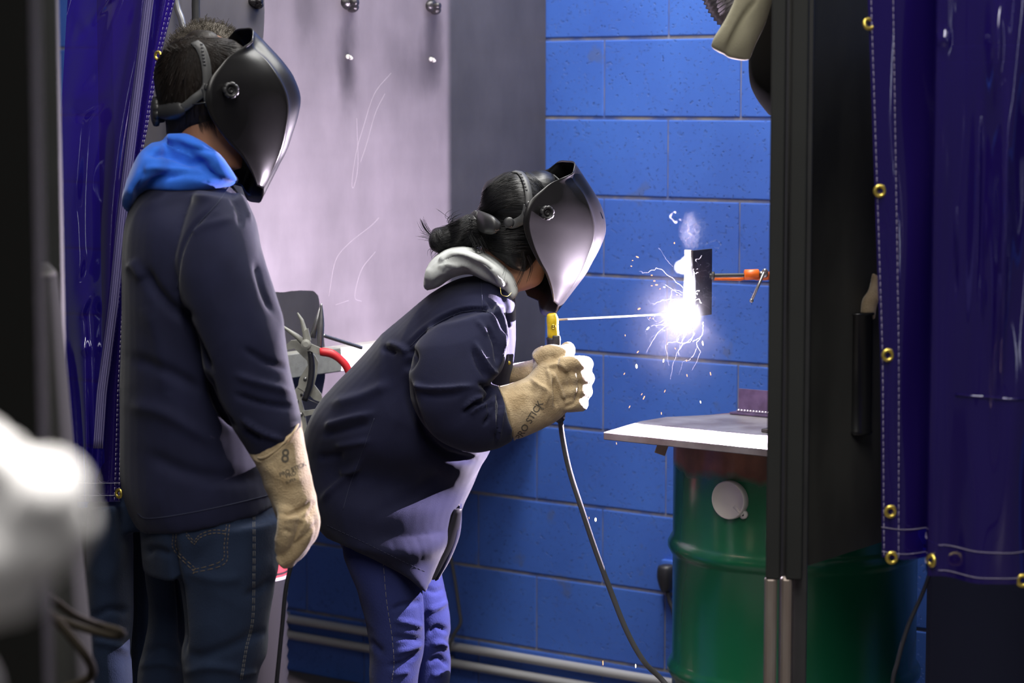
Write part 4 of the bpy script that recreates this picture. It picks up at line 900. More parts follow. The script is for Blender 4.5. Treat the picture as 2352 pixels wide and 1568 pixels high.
# grey hoodie
bm = bmesh.new()
loft(bm, [(974, 644, 984, 666, wv_ - .02, .05), (985, 607, 1008, 658, wv_ - .02, .10), (1012, 578, 1040, 636, wv_ - .01, .12), (1062, 563, 1078, 628, wv_, .125), (1105, 576, 1108, 640, wv_, .12), (1145, 598, 1132, 655, wv_, .11), (1178, 632, 1150, 668, wv_, .10), (1190, 668, 1166, 684, wv_, .09)], 40, 40, 1, .006)
loft(bm, [(1008, 590, 1020, 604, wv_ - .10, .03), (1050, 572, 1052, 596, wv_ - .11, .028), (1100, 586, 1090, 606, wv_ - .115, .028), (1140, 612, 1128, 630, wv_ - .11, .028), (1166, 645, 1150, 660, wv_ - .10, .025)], 24, 20, 1, .004)
gs = [([(1010, 600), (1040, 590), (1075, 598), (1105, 618), (1130, 640)], 6, -.009), ([(1060, 607), (1090, 625), (1120, 640), (1150, 655)], 5, .005), ([(990, 655), (1020, 640), (1050, 622), (1085, 620)], 6, -.007), ([(1095, 600), (1120, 612), (1128, 622)], 5, -.008), ([(1005, 615), (1030, 608), (1060, 612)], 6, .006), ([(1030, 610), (1020, 630)], 6, -.005), ([(1150, 610), (1175, 645), (1180, 665)], 4, -.003), ([(985, 615), (980, 645)], 7, .004)]
gh = fuse('hoodie', bm, M['greyhood'], wom, .0045, 6, gs, .0016, 15)
tag(gh, 'pale grey fleece hood')
# jacket
bm = bmesh.new(); wj = wv_ + .01
loft(bm, [(1108, 630, 1182, 676, wj + 0.000, .10), (1030, 652, 1184, 718, wj + 0.000, .16), (965, 694, 1182, 790, wj + 0.000, .17), (895, 752, 1174, 868, wj + 0.014, .182), (828, 822, 1152, 960, wj + 0.037, .182), (765, 888, 1128, 1024, wj + 0.056, .198), (712, 960, 1108, 1064, wj + 0.072, .200), (694, 1040, 1086, 1112, wj + 0.090, .17), (698, 1120, 1064, 1158, wj + 0.100, .200), (716, 1180, 1050, 1205, wj + 0.100, .198), (742, 1212, 1030, 1258, wj + 0.100, .198)], 44, 60, .92)
loft(bm, [(745, 1205, 1048, 1200, wj + 0.100, .200), (790, 1232, 1040, 1230, wj - .01 + 0.100, .200), (850, 1262, 1024, 1264, wj - .02 + 0.100, .17), (915, 1292, 1005, 1296, wj - .03 + 0.100, .165), (976, 1322, 990, 1322, wj - .03 + 0.100, .17)], 40, 20, .9)
loft(bm, [(985, 748, 1158, 700, 4.925, .08), (950, 800, 1166, 772, 4.90, .088), (938, 868, 1156, 838, 4.875, .09), (950, 940, 1134, 868, 4.86, .09), (998, 1004, 1122, 880, 4.86, .085), (1074, 1036, 1130, 884, 4.86, .078), (1134, 1030, 1142, 888, 4.865, .070), (1178, 1010, 1150, 890, 4.87, .058)], 40, 46, .95)
loft(bm, [(1080, 700, 1172, 705, 5.24, .08), (1075, 800, 1166, 790, 5.26, .08), (1090, 890, 1152, 826, 5.24, .075), (1130, 905, 1148, 832, 5.19, .065), (1166, 892, 1166, 836, 5.12, .05)], 30, 30)
loft(bm, [(1140, 655, 1178, 668, wj - .03 + 0.000, .08), (1150, 690, 1184, 700, wj - .05 + 0.000, .07), (1160, 740, 1184, 745, wj - .06 + 0.000, .05)], 20, 10, 1, .004)
ws = [([(938, 798), (975, 762), (1015, 735), (1060, 716), (1110, 712), (1142, 728)], 4.4, -0.0087), ([(935, 788), (975, 752), (1020, 724), (1070, 706), (1120, 704)], 5.28, 0.003625),
      ([(890, 788), (925, 800), (935, 812)], 7.04, 0.01015), ([(880, 800), (910, 812)], 5.28, -0.0087), ([(940, 800), (950, 820), (930, 850)], 8.8, -0.0145), ([(935, 870), (945, 930), (980, 1000), (1030, 1045), (1090, 1055)], 8.8, -0.0174),
      ([(950, 880), (975, 892), (1030, 892), (1085, 886)], 5.28, 0.01305), ([(965, 905), (1010, 908), (1060, 902)], 7.04, -0.00725), ([(1100, 880), (1118, 892), (1124, 905), (1110, 912)], 4.4, -0.0145), ([(1064, 948), (1085, 930), (1110, 922), (1128, 902)], 4.4, -0.0145), ([(1062, 940), (1085, 918), (1108, 910)], 4.4, 0.01015), ([(1075, 950), (1100, 934), (1120, 925)], 3.52, 0.0087), ([(1120, 920), (1126, 950), (1110, 975)], 3.52, -0.0116), ([(1132, 908), (1130, 945), (1136, 1000)], 4.4, 0.0116), ([(1142, 905), (1148, 940), (1136, 1020)], 3.52, -0.0116), ([(1160, 915), (1170, 960), (1172, 1000)], 4.4, 0.00725), ([(1154, 930), (1146, 980), (1140, 1015)], 3.52, 0.0087),
      ([(1092, 788), (1110, 825), (1130, 855), (1138, 850)], 4.4, 0.0116), ([(1085, 800), (1100, 840), (1120, 868)], 5.28, -0.0087), ([(1108, 690), (1130, 725), (1148, 770), (1150, 810)], 4.4, 0.00725), ([(1118, 690), (1142, 730), (1158, 780)], 3.52, -0.0087), ([(1130, 690), (1152, 730), (1166, 800)], 3.52, 0.00725), ([(1148, 700), (1170, 760), (1172, 840)], 3.52, -0.0087), ([(1118, 750), (1136, 790), (1142, 840)], 3.52, -0.01015), ([(1140, 850), (1150, 800), (1148, 760)], 4.4, 0.0087), ([(1095, 735), (1110, 755), (1120, 770)], 5.28, 0.00435),
      ([(745, 980), (790, 965), (860, 948)], 7.92, 0.01015), ([(740, 1000), (800, 985), (850, 970)], 7.92, -0.0087), ([(770, 1025), (850, 1012)], 7.04, 0.00725), ([(780, 1085), (830, 1070)], 7.92, 0.0087), ([(735, 1150), (790, 1100), (835, 1050)], 7.92, 0.0087), ([(760, 930), (830, 910), (900, 880)], 12.32, 0.0087), ([(730, 1050), (790, 1045)], 8.8, -0.00725), ([(860, 1180), (950, 1140), (1010, 1080)], 17.6, -0.00725), ([(920, 1230), (935, 1270), (945, 1300)], 5.72, 0.000783), ([(950, 1220), (965, 1260), (972, 1300)], 5.72, -0.001044), ([(980, 1210), (990, 1250), (990, 1290)], 5.72, 0.000783), ([(900, 1240), (910, 1275)], 5.72, -0.000783)]
wja = fuse('jacket', bm, M['navy'], wom, .005, 5, ws, .0026, 7, (1, 1, .8))
wb = surf(wja); bm = bmesh.new()
seam(bm, wb, [(942, 796), (975, 763), (1015, 736), (1060, 717), (1110, 713), (1142, 728)], .0006)
obj('seam', bm, M['thread_b'], wja); bm = bmesh.new()
seam(bm, wb, [(1104, 628), (1106, 660), (1108, 712)], .0006)
obj('seam', bm, M['thread_b'], wja); bm = bmesh.new()
seam(bm, wb, [(860, 960), (835, 1030), (805, 1110), (788, 1170)], .0006)
obj('seam', bm, M['thread_b'], wja); bm = bmesh.new()
seam(bm, wb, [(752, 1206), (830, 1242), (900, 1276), (975, 1312)], .0005, 3, 3.2)
obj('seam', bm, M['thread_b'], wja)
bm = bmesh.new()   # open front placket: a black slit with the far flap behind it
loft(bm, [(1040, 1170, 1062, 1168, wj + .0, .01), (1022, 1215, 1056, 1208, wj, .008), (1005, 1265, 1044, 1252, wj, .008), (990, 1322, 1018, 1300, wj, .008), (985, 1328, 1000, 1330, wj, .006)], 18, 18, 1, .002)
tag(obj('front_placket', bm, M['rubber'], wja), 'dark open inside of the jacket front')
bm = bmesh.new(); loft(bm, [(1052, 1160, 1061, 1158, wj + .02, .02), (1042, 1205, 1060, 1205, wj + .02, .025), (1028, 1255, 1053, 1240, wj + .02, .025), (1006, 1310, 1034, 1285, wj + .02, .025), (999, 1332, 1010, 1326, wj + .02, .015)], 18, 18, 1, .002)
obj('front_flap', bm, M['navy'], wja)
for px, py, d_ in ((1053, 1163, .0), (1168, 833, 0)):
    h = hit(wb, px, py, .001)
    if h is not None: bm = bmesh.new(); disc(bm, h, -FWD, [(.0045, -.001), (.0045, .002), (.002, .003)], 16); obj('snap_button', bm, M['brass'], wja)
bm = bmesh.new(); tube(bm, [P(1149, 660, wv_ - .16), P(1152, 676, wv_ - .162), P(1165, 680, wv_ - .155), P(1174, 672, wv_ - .14)], .0004, 6, 16); obj('neck_chain', bm, M['brass'], wom)
# jeans
bm = bmesh.new()
loft(bm, [(752, 1180, 1020, 1200, wv_ + .11, .13), (780, 1240, 1010, 1260, wv_ + .11, .13), (810, 1290, 1000, 1310, wv_ + .11, .12)], 32, 12, .95)
loft(bm, [(780, 1215, 966, 1260, wv_ + .05, .075), (795, 1290, 966, 1325, wv_ + .04, .086), (822, 1360, 971, 1380, wv_ + .035, .085), (842, 1430, 974, 1440, wv_ + .035, .08), (850, 1500, 972, 1495, wv_ + .035, .075), (850, 1568, 960, 1560, wv_ + .035, .072), (850, 1750, 950, 1750, wv_ + .035, .065), (840, 1940, 935, 1940, wv_ + .035, .06)], 32, 44, .95)
loft(bm, [(880, 1220, 1002, 1240, wv_ + .19, .09), (910, 1310, 1012, 1315, wv_ + .19, .085), (930, 1390, 1030, 1395, wv_ + .19, .08), (945, 1440, 1034, 1440, wv_ + .19, .075), (940, 1480, 1028, 1476, wv_ + .19, .075), (935, 1530, 1035, 1520, wv_ + .19, .072), (935, 1580, 1031, 1575, wv_ + .19, .07), (920, 1750, 1010, 1750, wv_ + .19, .062), (900, 1915, 990, 1915, wv_ + .19, .06)], 32, 44, .95)
wjs = [([(960, 1330), (968, 1390), (970, 1440)], 4.4, 0.005), ([(900, 1400), (930, 1388), (968, 1380)], 5.28, -0.00875), ([(905, 1425), (940, 1430), (970, 1440)], 6.16, 0.0075), ([(900, 1462), (935, 1465), (970, 1470)], 5.28, -0.0075), ([(905, 1500), (940, 1490), (970, 1480)], 5.28, 0.00875), ([(890, 1530), (930, 1520), (960, 1500)], 5.28, -0.00875), ([(900, 1550), (940, 1540)], 5.28, 0.00625), ([(975, 1350), (1000, 1360), (1020, 1350)], 4.4, -0.00625), ([(980, 1400), (1005, 1395), (1028, 1380)], 5.28, 0.0075), ([(985, 1455), (1005, 1440), (1030, 1450)], 5.28, -0.01125), ([(990, 1480), (1010, 1475), (1028, 1490)], 5.28, 0.01), ([(985, 1520), (1010, 1510), (1030, 1530)], 5.28, -0.01), ([(990, 1550), (1015, 1545)], 5.28, 0.0075), ([(850, 1470), (880, 1500)], 7.04, -0.00625)]
wje = fuse('jeans', bm, M['denim_w'], wom, .0055, 4, wjs, .0022, 11)
b2_ = surf(wje); bm = bmesh.new()
seam(bm, b2_, [(880, 1290), (888, 1380), (899, 1450), (905, 1520), (900, 1566)], .0006, 4, 3.4); obj('side_seam', bm, M['thread'], wje)
for dx, vy_ in ((0, wv_ + .015), (55, wv_ + .19)):
    bm = bmesh.new(); p = P(890 + dx, 1900, vy_); p.z = 0; foot(bm, p, RGT * .95 + FWH * .3, .25); obj('work_boot', bm, M['rubber'], wom)

# near glove gripping the holder
bm = bmesh.new(); q = 4.885
loft(bm, [(1143, 888, 1181, 1009, q, .060), (1165, 884, 1200, 1003, q, .061), (1190, 876, 1228, 992, q, .058), (1214, 862, 1258, 977, q, .052), (1236, 838, 1284, 962, q - .0, .045), (1262, 812, 1308, 940, q + .005, .036), (1290, 818, 1326, 930, q + .012, .028), (1312, 826, 1336, 916, q + .02, .020)], 40, 40, .95, .003)
for i, (fy, fx, sl) in enumerate(((836, 1344, 0), (868, 1347, 2), (898, 1343, 4), (926, 1334, 6))):
    tube(bm, [P(1285, fy + 2, q - .02), P(1318, fy - 1, q - .015), P(fx - 3, fy, q + .02), P(fx - 2, fy + 2, q + .065), P(fx - 28, fy + 4, q + .095), P(1288, fy + 4, q + .10)], [.015, .0165, .0165, .0165, .015, .013], 14, 20)
tube(bm, [P(1236, 830, q + .01), P(1262, 812, q + .005), P(1290, 812, q + .01), P(1302, 804, q + .03)], [.02, .019, .0175, .015], 14, 12)
tube(bm, [P(1296, 825, q + .03), P(1304, 800, q + .035)], [.0165, .0150], 14); ball(bm, P(1303, 804, q + .04), .0165, .017, .0175)
gs2 = [([(1258, 845), (1264, 880), (1268, 930)], 3.96, 0.01), ([(1266, 850), (1285, 890), (1298, 920)], 4.4, 0.00875), ([(1272, 870), (1272, 905), (1278, 935)], 4.4, -0.01), ([(1216, 868), (1240, 885), (1258, 900), (1250, 935)], 4.4, 0.00625), ([(1225, 885), (1222, 920), (1240, 950)], 8.8, -0.005), ([(1250, 842), (1290, 838), (1305, 860)], 4.4, 0.005), ([(1298, 850), (1306, 870), (1310, 900)], 4.4, -0.00625), ([(1326, 845), (1331, 890), (1318, 930)], 3.08, -0.0075), ([(1298, 935), (1318, 925)], 3.52, -0.00625), ([(1146, 890), (1168, 940), (1183, 1006)], 3.52, 0.00375), ([(1180, 890), (1220, 880)], 7.04, 0.00375)]
g2 = fuse('welding_glove', bm, M['leather'], wom, .0038, 4, gs2, .0014, 17); tag(g2, 'tan suede glove on the near hand, closed round the handle')
gb = surf(g2)
print_on('stamped_lettering', 'PRO STICK', gb, 1216, 966, 21, -58, M['ink'], g2, .012)
print_on('stamped_number', '8', gb, 1245, 938, 12, -70, M['ink'], g2, .0)
bm = bmesh.new(); tube(bm, [P(1144, 888, q - .012), P(1152, 900, q - .05), P(1170, 955, q - .058), P(1180, 995, q - .035), P(1182, 1009, q - .005)], .0024, 8, 30); obj('cuff_binding', bm, M['leather'], g2)
# far glove
bm = bmesh.new(); q = 5.06
loft(bm, [(1163, 840, 1166, 885, q + .03, .052), (1190, 834, 1192, 884, q + .02, .05), (1220, 828, 1222, 886, q, .042), (1245, 812, 1250, 900, q - .02, .034), (1262, 815, 1268, 905, q - .02, .026)], 32, 24, .95, .003)
for i, fy in enumerate((812, 842, 870, 896)):
    tube(bm, [P(1236, fy + 6, q - .02), P(1246, fy, q - .055), P(1262, fy, q - .085), P(1276, fy + 2, q - .095) if i else P(1258, fy - 6, q - .08)], [.015, .0155, .015, .012], 12, 14)
tube(bm, [P(1240, 850, q), P(1285, 820, q + .0), P(1312, 806, q - .03)], [.018, .016, .013], 12, 10)
g3 = fuse('welding_glove', bm, M['leather'], wom, .0038, 4, [([(1175, 850), (1215, 845)], 6, .003)], .0014, 17); tag(g3, 'tan suede glove on the far hand behind the handle')
# ================================================================== THIRD PERSON behind
tv = 4.88
p3 = person_base('person', 400, 1200, tv, 'third person almost hidden behind the standing one, only fuzzy hair and blue jeans showing')
bm = bmesh.new(); hc = P(488, 186, tv + .02); X3 = RGT; S3 = FWH; face_body(bm, hc, X3, S3, Vector((0, 0, 1)), .97)
loft(bm, [(430, 240, 530, 240, tv + .01, .055), (420, 330, 530, 330, tv + .01, .06), (360, 400, 560, 410, tv + .03, .10), (330, 600, 560, 600, tv + .02, .11), (310, 850, 530, 850, tv, .11), (270, 1080, 480, 1080, tv, .11), (250, 1150, 420, 1150, tv, .10)], 24, 30)
for vy_, dx in ((tv - .07, 0), (tv + .10, 85)):
    loft(bm, [(240 + dx, 1150, 285 + dx, 1150, vy_, .045), (232 + dx, 1500, 275 + dx, 1500, vy_, .04), (228 + dx, 1930, 268 + dx, 1930, vy_, .035)], 18, 12)
for vy_ in (tv - .06, tv + .12):
    loft(bm, [(400, 430, 490, 430, vy_, .05), (400, 700, 480, 700, vy_, .045), (420, 950, 480, 950, vy_, .035), (430, 1040, 480, 1040, vy_, .02)], 16, 14)
fuse('body', bm, M['skin'], p3, .008, 5)
bm = bmesh.new(); ball(bm, hc + Vector((0, 0, .022)) - RGT * .01, .088, .085, .096, seg=28)
h3 = fuse('hair', bm, M['hair_f'], p3, .007, 2, wrinkle=.004, wscale=30)
bm = bmesh.new()
for i in range(2600):
    th = random.uniform(0, math.pi); ph = random.uniform(-1.2, 1.2)
    n_ = RGT * math.cos(th) * math.cos(ph) + FWH * math.sin(ph) + Vector((0, 0, math.sin(th) * math.cos(ph)))
    b0 = hc + Vector((0, 0, .022)) - RGT * .01 + RGT * n_.dot(RGT) * .087 + FWH * n_.dot(FWH) * .086 + Vector((0, 0, n_.z * .096))
    c1_ = Vector((random.gauss(0, .004), random.gauss(0, .004), random.gauss(0, .004)))
    tube(bm, [b0, b0 + n_ * .006 + c1_ * .6, b0 + n_ * .007 + c1_, b0 + n_ * .009 + c1_ * .3], [.0005, .0004, .0004, .0002], 4, caps=False)
tag(obj('hair_strands', bm, M['hair_f'], h3), kind='stuff')
bm = bmesh.new()
loft(bm, [(410, 320, 535, 320, tv + .04, .09), (375, 380, 560, 400, tv + .03, .12), (335, 600, 565, 600, tv + .02, .13), (305, 850, 535, 850, tv, .13), (270, 1060, 490, 1060, tv, .13), (250, 1130, 470, 1130, tv, .13)], 32, 30, .95)
for vy_ in (tv - .06, tv + .12):
    loft(bm, [(385, 410, 500, 410, vy_, .07), (385, 700, 495, 700, vy_, .065), (405, 960, 500, 960, vy_, .055)], 24, 18)
fuse('jacket', bm, M['navy'], p3, .008, 5, wrinkle=.002, wscale=7)
bm = bmesh.new()
loft(bm, [(238, 1060, 440, 1060, tv, .13), (215, 1140, 430, 1140, tv, .13), (205, 1200, 400, 1200, tv, .13)], 28, 10, .95)
loft(bm, [(205, 1150, 300, 1150, tv - .075, .09), (202, 1300, 303, 1300, tv - .075, .085), (203, 1420, 303, 1420, tv - .075, .08), (206, 1500, 297, 1500, tv - .075, .078), (206, 1570, 301, 1570, tv - .075, .075), (205, 1980, 290, 1980, tv - .075, .06)], 28, 40, .95)
loft(bm, [(290, 1150, 385, 1150, tv + .11, .085), (300, 1400, 385, 1400, tv + .11, .08), (300, 1950, 370, 1950, tv + .11, .06)], 28, 30, .95)
fuse('jeans', bm, M['denim'], p3, .006, 4, [([(210, 1420), (250, 1400), (298, 1405)], 8, -.006), ([(215, 1470), (260, 1480), (300, 1500)], 8, .006)], .0022, 9)
for dx, vy_ in ((0, tv - .075), (85, tv + .11)):
    bm = bmesh.new(); p = P(245 + dx, 1900, vy_); p.z = 0; foot(bm, p, RGT); obj('work_boot', bm, M['rubber'], p3)

# ================================================================== PURPLE CURTAINS
def pvc(name, tint, body, gl=.12):
    m = bpy.data.materials.new(name); m.use_nodes = True; nt = m.node_tree; N = nt.nodes; L = nt.links; N.clear()
    out = N.new('ShaderNodeOutputMaterial'); g = N.new('ShaderNodeBsdfGlossy'); g.inputs['Roughness'].default_value = gl; g.inputs['Color'].default_value = (.9, .9, 1, 1)
    t = N.new('ShaderNodeBsdfTransparent'); t.inputs['Color'].default_value = (*tint, 1); d = N.new('ShaderNodeBsdfDiffuse'); d.inputs['Color'].default_value = (*body, 1)
    tr = N.new('ShaderNodeBsdfTranslucent'); tr.inputs['Color'].default_value = (body[0] * .8, body[1] * .6, body[2] * 1.1, 1)
    m0 = N.new('ShaderNodeMixShader'); m0.inputs[0].default_value = .5; L.new(d.outputs[0], m0.inputs[1]); L.new(tr.outputs[0], m0.inputs[2])
    m1 = N.new('ShaderNodeMixShader'); m1.inputs[0].default_value = .34; L.new(m0.outputs[0], m1.inputs[1]); L.new(t.outputs[0], m1.inputs[2])
    lw = N.new('ShaderNodeLayerWeight'); lw.inputs[0].default_value = .5; pw_ = N.new('ShaderNodeMath'); pw_.operation = 'POWER'; L.new(lw.outputs['Facing'], pw_.inputs[0]); pw_.inputs[1].default_value = 3.5; fr = N.new('ShaderNodeMath'); fr.operation = 'MULTIPLY_ADD'; L.new(pw_.outputs[0], fr.inputs[0]); fr.inputs[1].default_value = .75; fr.inputs[2].default_value = .10; m2 = N.new('ShaderNodeMixShader'); L.new(fr.outputs[0], m2.inputs[0]); L.new(m1.outputs[0], m2.inputs[1]); L.new(g.outputs[0], m2.inputs[2])
    tc = N.new('ShaderNodeTexCoord'); mp = N.new('ShaderNodeMapping'); mp.inputs['Scale'].default_value = (1, 1, .25); n = N.new('ShaderNodeTexNoise'); n.inputs['Scale'].default_value = 35; n.inputs['Detail'].default_value = 4
    L.new(tc.outputs['Object'], mp.inputs[0]); L.new(mp.outputs[0], n.inputs['Vector']); bp = N.new('ShaderNodeBump'); bp.inputs['Strength'].default_value = .12; bp.inputs['Distance'].default_value = .002
    L.new(n.outputs['Fac'], bp.inputs['Height']); L.new(bp.outputs[0], g.inputs['Normal']); L.new(m2.outputs[0], out.inputs[0]); return m
PVC = pvc('violet_pvc', (.09, .045, .65), (.034, .014, .235), .10)
def sheet(name, nu, nv, f, m, parent, thick=.0012):
    bm = bmesh.new(); g = [[bm.verts.new(f(i / (nu - 1), j / (nv - 1))) for i in range(nu)] for j in range(nv)]
    for a, b in zip(g[:-1], g[1:]):
        for i in range(nu - 1): bm.faces.new((a[i], a[i + 1], b[i + 1], b[i]))
    return obj(name, bm, m, parent), g
def lerp(xs, ys, x):
    return float(np.interp(x, xs, ys))
def grommet(bm, c, n, r=.0092):
    disc_ = []; u = n.orthogonal().normalized(); v = n.cross(u); k = 28; rs = []
    for j in range(11):
        a = 2 * math.pi * j / 10; rr_ = r * .72 + r * .30 * math.cos(a); h = r * .28 * math.sin(a)
        rs.append([c + n * h + (u * math.cos(2 * math.pi * i / k) + v * math.sin(2 * math.pi * i / k)) * rr_ for i in range(k)])
    rings(bm, rs[:-1] + [rs[0]], False)
# right curtain
rc = empty('welding_curtain', P(2180, 500, 3.9), 'violet plastic welding curtain with brass grommets hanging at the right edge', 'curtain')
def fR(u, v):
    x0 = lerp([0, .234, .495, .72, 1], [1974, 1986, 2008, 2027, 2038], v)
    if u < .28:
        t = u / .28; x = x0 + (2146 - x0) * t; d = 3.97 - .02 * math.sin(t * 3.14)
    else:
        t = (u - .28) / .72; x = 2146 + 330 * t; d = 3.97 - .20 * min(1, t * 14) + .035 * math.sin(t * 7 + v * 1.2) + .004 * math.sin(t * 19 + 1.5 * math.sin(v * 4))
        if t * 14 < 1: x = 2146 - 6 * math.sin(t * 14 * 3.14)
    d += .006 * math.sin(u * 17 + v * 9) * math.sin(v * 7)
    z = 2.10 + (.886 - 2.10) * v
    p = P(x, 500, d); q_ = CAM + (p - CAM); q_.z = z
    dimp = 0; vv = v; v = v * .907
    for cu, cv, a, su, sv in ((.55, .28, .03, .05, .07), (.75, .40, -.03, .06, .12), (.48, .45, .02, .03, .15), (.62, .50, .025, .03, .12), (.8, .6, .02, .05, .1)): dimp += a * math.exp(-((u - cu) / su) ** 2 - ((v - cv) / sv) ** 2)
    for cu, cv, a, su, sv in ((.387, .50, .006, .006, .03), (.40, .545, -.005, .005, .02), (.533, .50, .006, .006, .03), (.53, .565, .006, .006, .03), (.594, .60, .009, .008, .06), (.585, .655, .006, .006, .04), (.63, .63, .005, .006, .03), (.30, .20, .006, .007, .05), (.36, .17, .006, .006, .04), (.33, .265, .005, .015, .008), (.74, .34, .006, .02, .015)): dimp += a * math.exp(-((u - cu) / su) ** 2 - ((v - cv) / sv) ** 2)
    return q_ - FWH * dimp
cr, g = sheet('curtain_sheet', 300, 220, fR, PVC, rc)
rb = surf(cr); bm = bmesh.new(); bs = bmesh.new()
hem = lambda a: [fR(a, v / 20) - FWH * .0015 for v in range(0, 21)]
M['stitch'] = mat('white_stitching', (.42, .38, .48), .8)
def stitch(bm, pts, rad=.0006, dash=4, n=300):
    q = catmull([tuple(p) for p in pts], n); run = []
    for i, a in enumerate(q):
        if i % dash == dash - 1:
            if len(run) > 1: tube(bm, run, rad, 5)
            run = []
        run.append(Vector(a))
stitch(bm, hem(.012), n=420); stitch(bm, hem(.10), n=420)
for v in (.992, .958): stitch(bm, [fR(u / 60, v) - FWH * .0015 for u in range(0, 61)], n=400)
obj('stitching', bm, M['stitch'], rc)
bm = bmesh.new(); tube(bm, [fR(.4 + .6 * u / 30, .755) - FWH * .002 for u in range(31)], .0016, 6); obj('welded_seam', bm, PVC, rc)
bm = bmesh.new()
def strip(bm, f, u0, u1, n=60, off=.0012):
    r0 = [f(u0, k / n) - FWH * off for k in range(n + 1)]; r1 = [f(u1, k / n) - FWH * off for k in range(n + 1)]
    a = [bm.verts.new(p) for p in r0]; b = [bm.verts.new(p) for p in r1]
    for i in range(n): bm.faces.new((a[i], b[i], b[i + 1], a[i + 1]))
strip(bm, fR, .004, .11); obj('side_hem', bm, PVC, rc)
for px, py in ((1998, 55), (2023, 438), (2042, 815), (2048, 1174), (2051, 1280), (2139, 1286), (2346, 1332)):
    h = hit(rb, px, py, .003)
    if h is None: h = P(px, py, 3.93)
    nn = -FWH if px != 2139 else (-FWH - RGT * 2.2).normalized()
    if px == 1998: nn = (-FWH + RGT * .3 + Vector((0, 0, .3))).normalized()
    b_ = bmesh.new(); grommet(b_, h, nn, .0112); obj('grommet', b_, M['brass'], rc)
bm = bmesh.new(); a0 = fR(0, 0); a1 = fR(1, 0)
rr0 = P(1700, 500, 3.99); rr0.z = 2.11; rr1 = P(2600, 500, 3.85); rr1.z = 2.11; tube(bm, [rr0, rr1], .012, 14); obj('curtain_rail', bm, M['dsteel'], rc)
bm = bmesh.new(); tube(bm, [P(2141, 1300, 4.05), P(2120, 1360, 4.05), P(2085, 1440, 4.05), P(2062, 1520, 4.05), P(2048, 1600, 4.05), P(2040, 1900, 4.05), P(2040, 2420, 4.05)], .0038, 8, 40)
tag(obj('dark_cable', bm, M['rubber']), 'thin black cable hanging below the corner of the right curtain', 'cable')
bm = bmesh.new(); tube(bm, [P(2352, 1440, 4.5), P(2290, 1465, 4.5), P(2230, 1520, 4.5), P(2180, 1600, 4.5), P(2100, 2000, 4.5)], .007, 8, 40)
tag(obj('floor_cable', bm, M['rubber']), 'dark cable sagging in the shadow at the lower right corner', 'cable')
cb = empty('added_cabinet', (-1.5, 4.3, 0), 'added dark navy cabinet keeping the corner dark behind the right violet curtain', 'cabinet')  # added to cover the lit wall and keep this corner dark
DN = mat('shade_navy', (.005, .010, .030), .6)  # the corner's shade is put into this colour
bm = bmesh.new(); box(bm, (-1.97, 4.03, 0), (-.9, 4.55, 1.75), .006); obj('cabinet_body', bm, DN, cb, False)
for k in range(2):
    bm = bmesh.new(); box(bm, (-1.955 + k * .525, 4.018, .08), (-1.44 + k * .525, 4.032, 1.72), .004); d_ = obj('cabinet_door', bm, DN, cb, False)
    bm = bmesh.new(); box(bm, (-1.475 + k * .07, 4.000, .85), (-1.460 + k * .07, 4.018, 1.05), .003); obj('handle', bm, M['dsteel'], d_, False)
# left curtain
lc = empty('welding_curtain', P(250, 600, 4.72), 'violet plastic welding curtain bunched in folds at the left edge', 'curtain')
def fL(u, v):
    y = -80 + v * 1232
    xl = lerp([-80, 0, 300, 700, 1000, 1152], [160, 155, 138, 142, 158, 170], y)
    xr_ = lerp([-80, 0, 130, 300, 480, 700, 900, 1152], [410, 402, 368, 338, 300, 284, 280, 276], y)
    xs = lerp([-80, 0, 300, 500, 700, 900, 1152], [344, 330, 292, 268, 248, 222, 205], y)      # rolled fold
    if u < .62:
        t = u / .62; x = xl + (xs - xl) * t; d = 4.74 + .05 * math.cos(t * 3.0 + .3) + .018 * math.sin(t * 9 + 3 * math.sin(v * 4))
    elif u < .76:
        t = (u - .62) / .14; x = xs + 26 * t; d = 4.71 - .022 * math.sin(t * math.pi)
    else:
        t = (u - .76) / .24; x = xs + 26 + (xr_ - xs - 26) * t; d = 4.715 + .02 * math.sin(t * 3.1)
    dimp = 0
    for px_, py_, a, s1, s2, an in ((178, 78, .030, 14, 34, .3), (196, 60, -.02, 12, 30, -.4), (162, 60, .02, 8, 40, .2), (215, 40, .022, 10, 50, .6), (168, 250, .028, 20, 18, .3), (215, 245, .026, 12, 40, 1.0), (195, 215, -.018, 16, 26, .4), (200, 690, .026, 10, 40, .5), (185, 800, .02, 22, 14, 0), (175, 420, .012, 10, 60, .1), (190, 640, -.016, 12, 50, .4)):
        dx, dy = x - px_, y - py_; ca, sa = math.cos(an), math.sin(an); a1_, b1_ = dx * ca + dy * sa, -dx * sa + dy * ca
        dimp += .45 * a * math.exp(-(a1_ / s1) ** 2 - (b1_ / s2) ** 2)
    return P(x, y, d - dimp)
cl_, g = sheet('curtain_sheet', 170, 260, fL, PVC, lc)
bm = bmesh.new(); stitch(bm, [fL(.985, v / 30) - FWH * .002 for v in range(31)], .0007, 3, 330); stitch(bm, [fL(.93, v / 30) - FWH * .002 for v in range(31)], .0007, 3, 330)
for v in (.988, .965): stitch(bm, [fL(u / 40, v) - FWH * .002 for u in range(10, 41)], .0006, 30, 120)
obj('stitching', bm, M['stitch'], lc)
bm = bmesh.new()
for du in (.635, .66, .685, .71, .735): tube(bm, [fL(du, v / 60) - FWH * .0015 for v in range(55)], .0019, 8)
obj('rib', bm, mat('painted_sheen_rib', (.17, .15, .33), .35, spec=1.0, coat=.6), lc)  # pale tone puts the fold's bright sheen streak into the colour
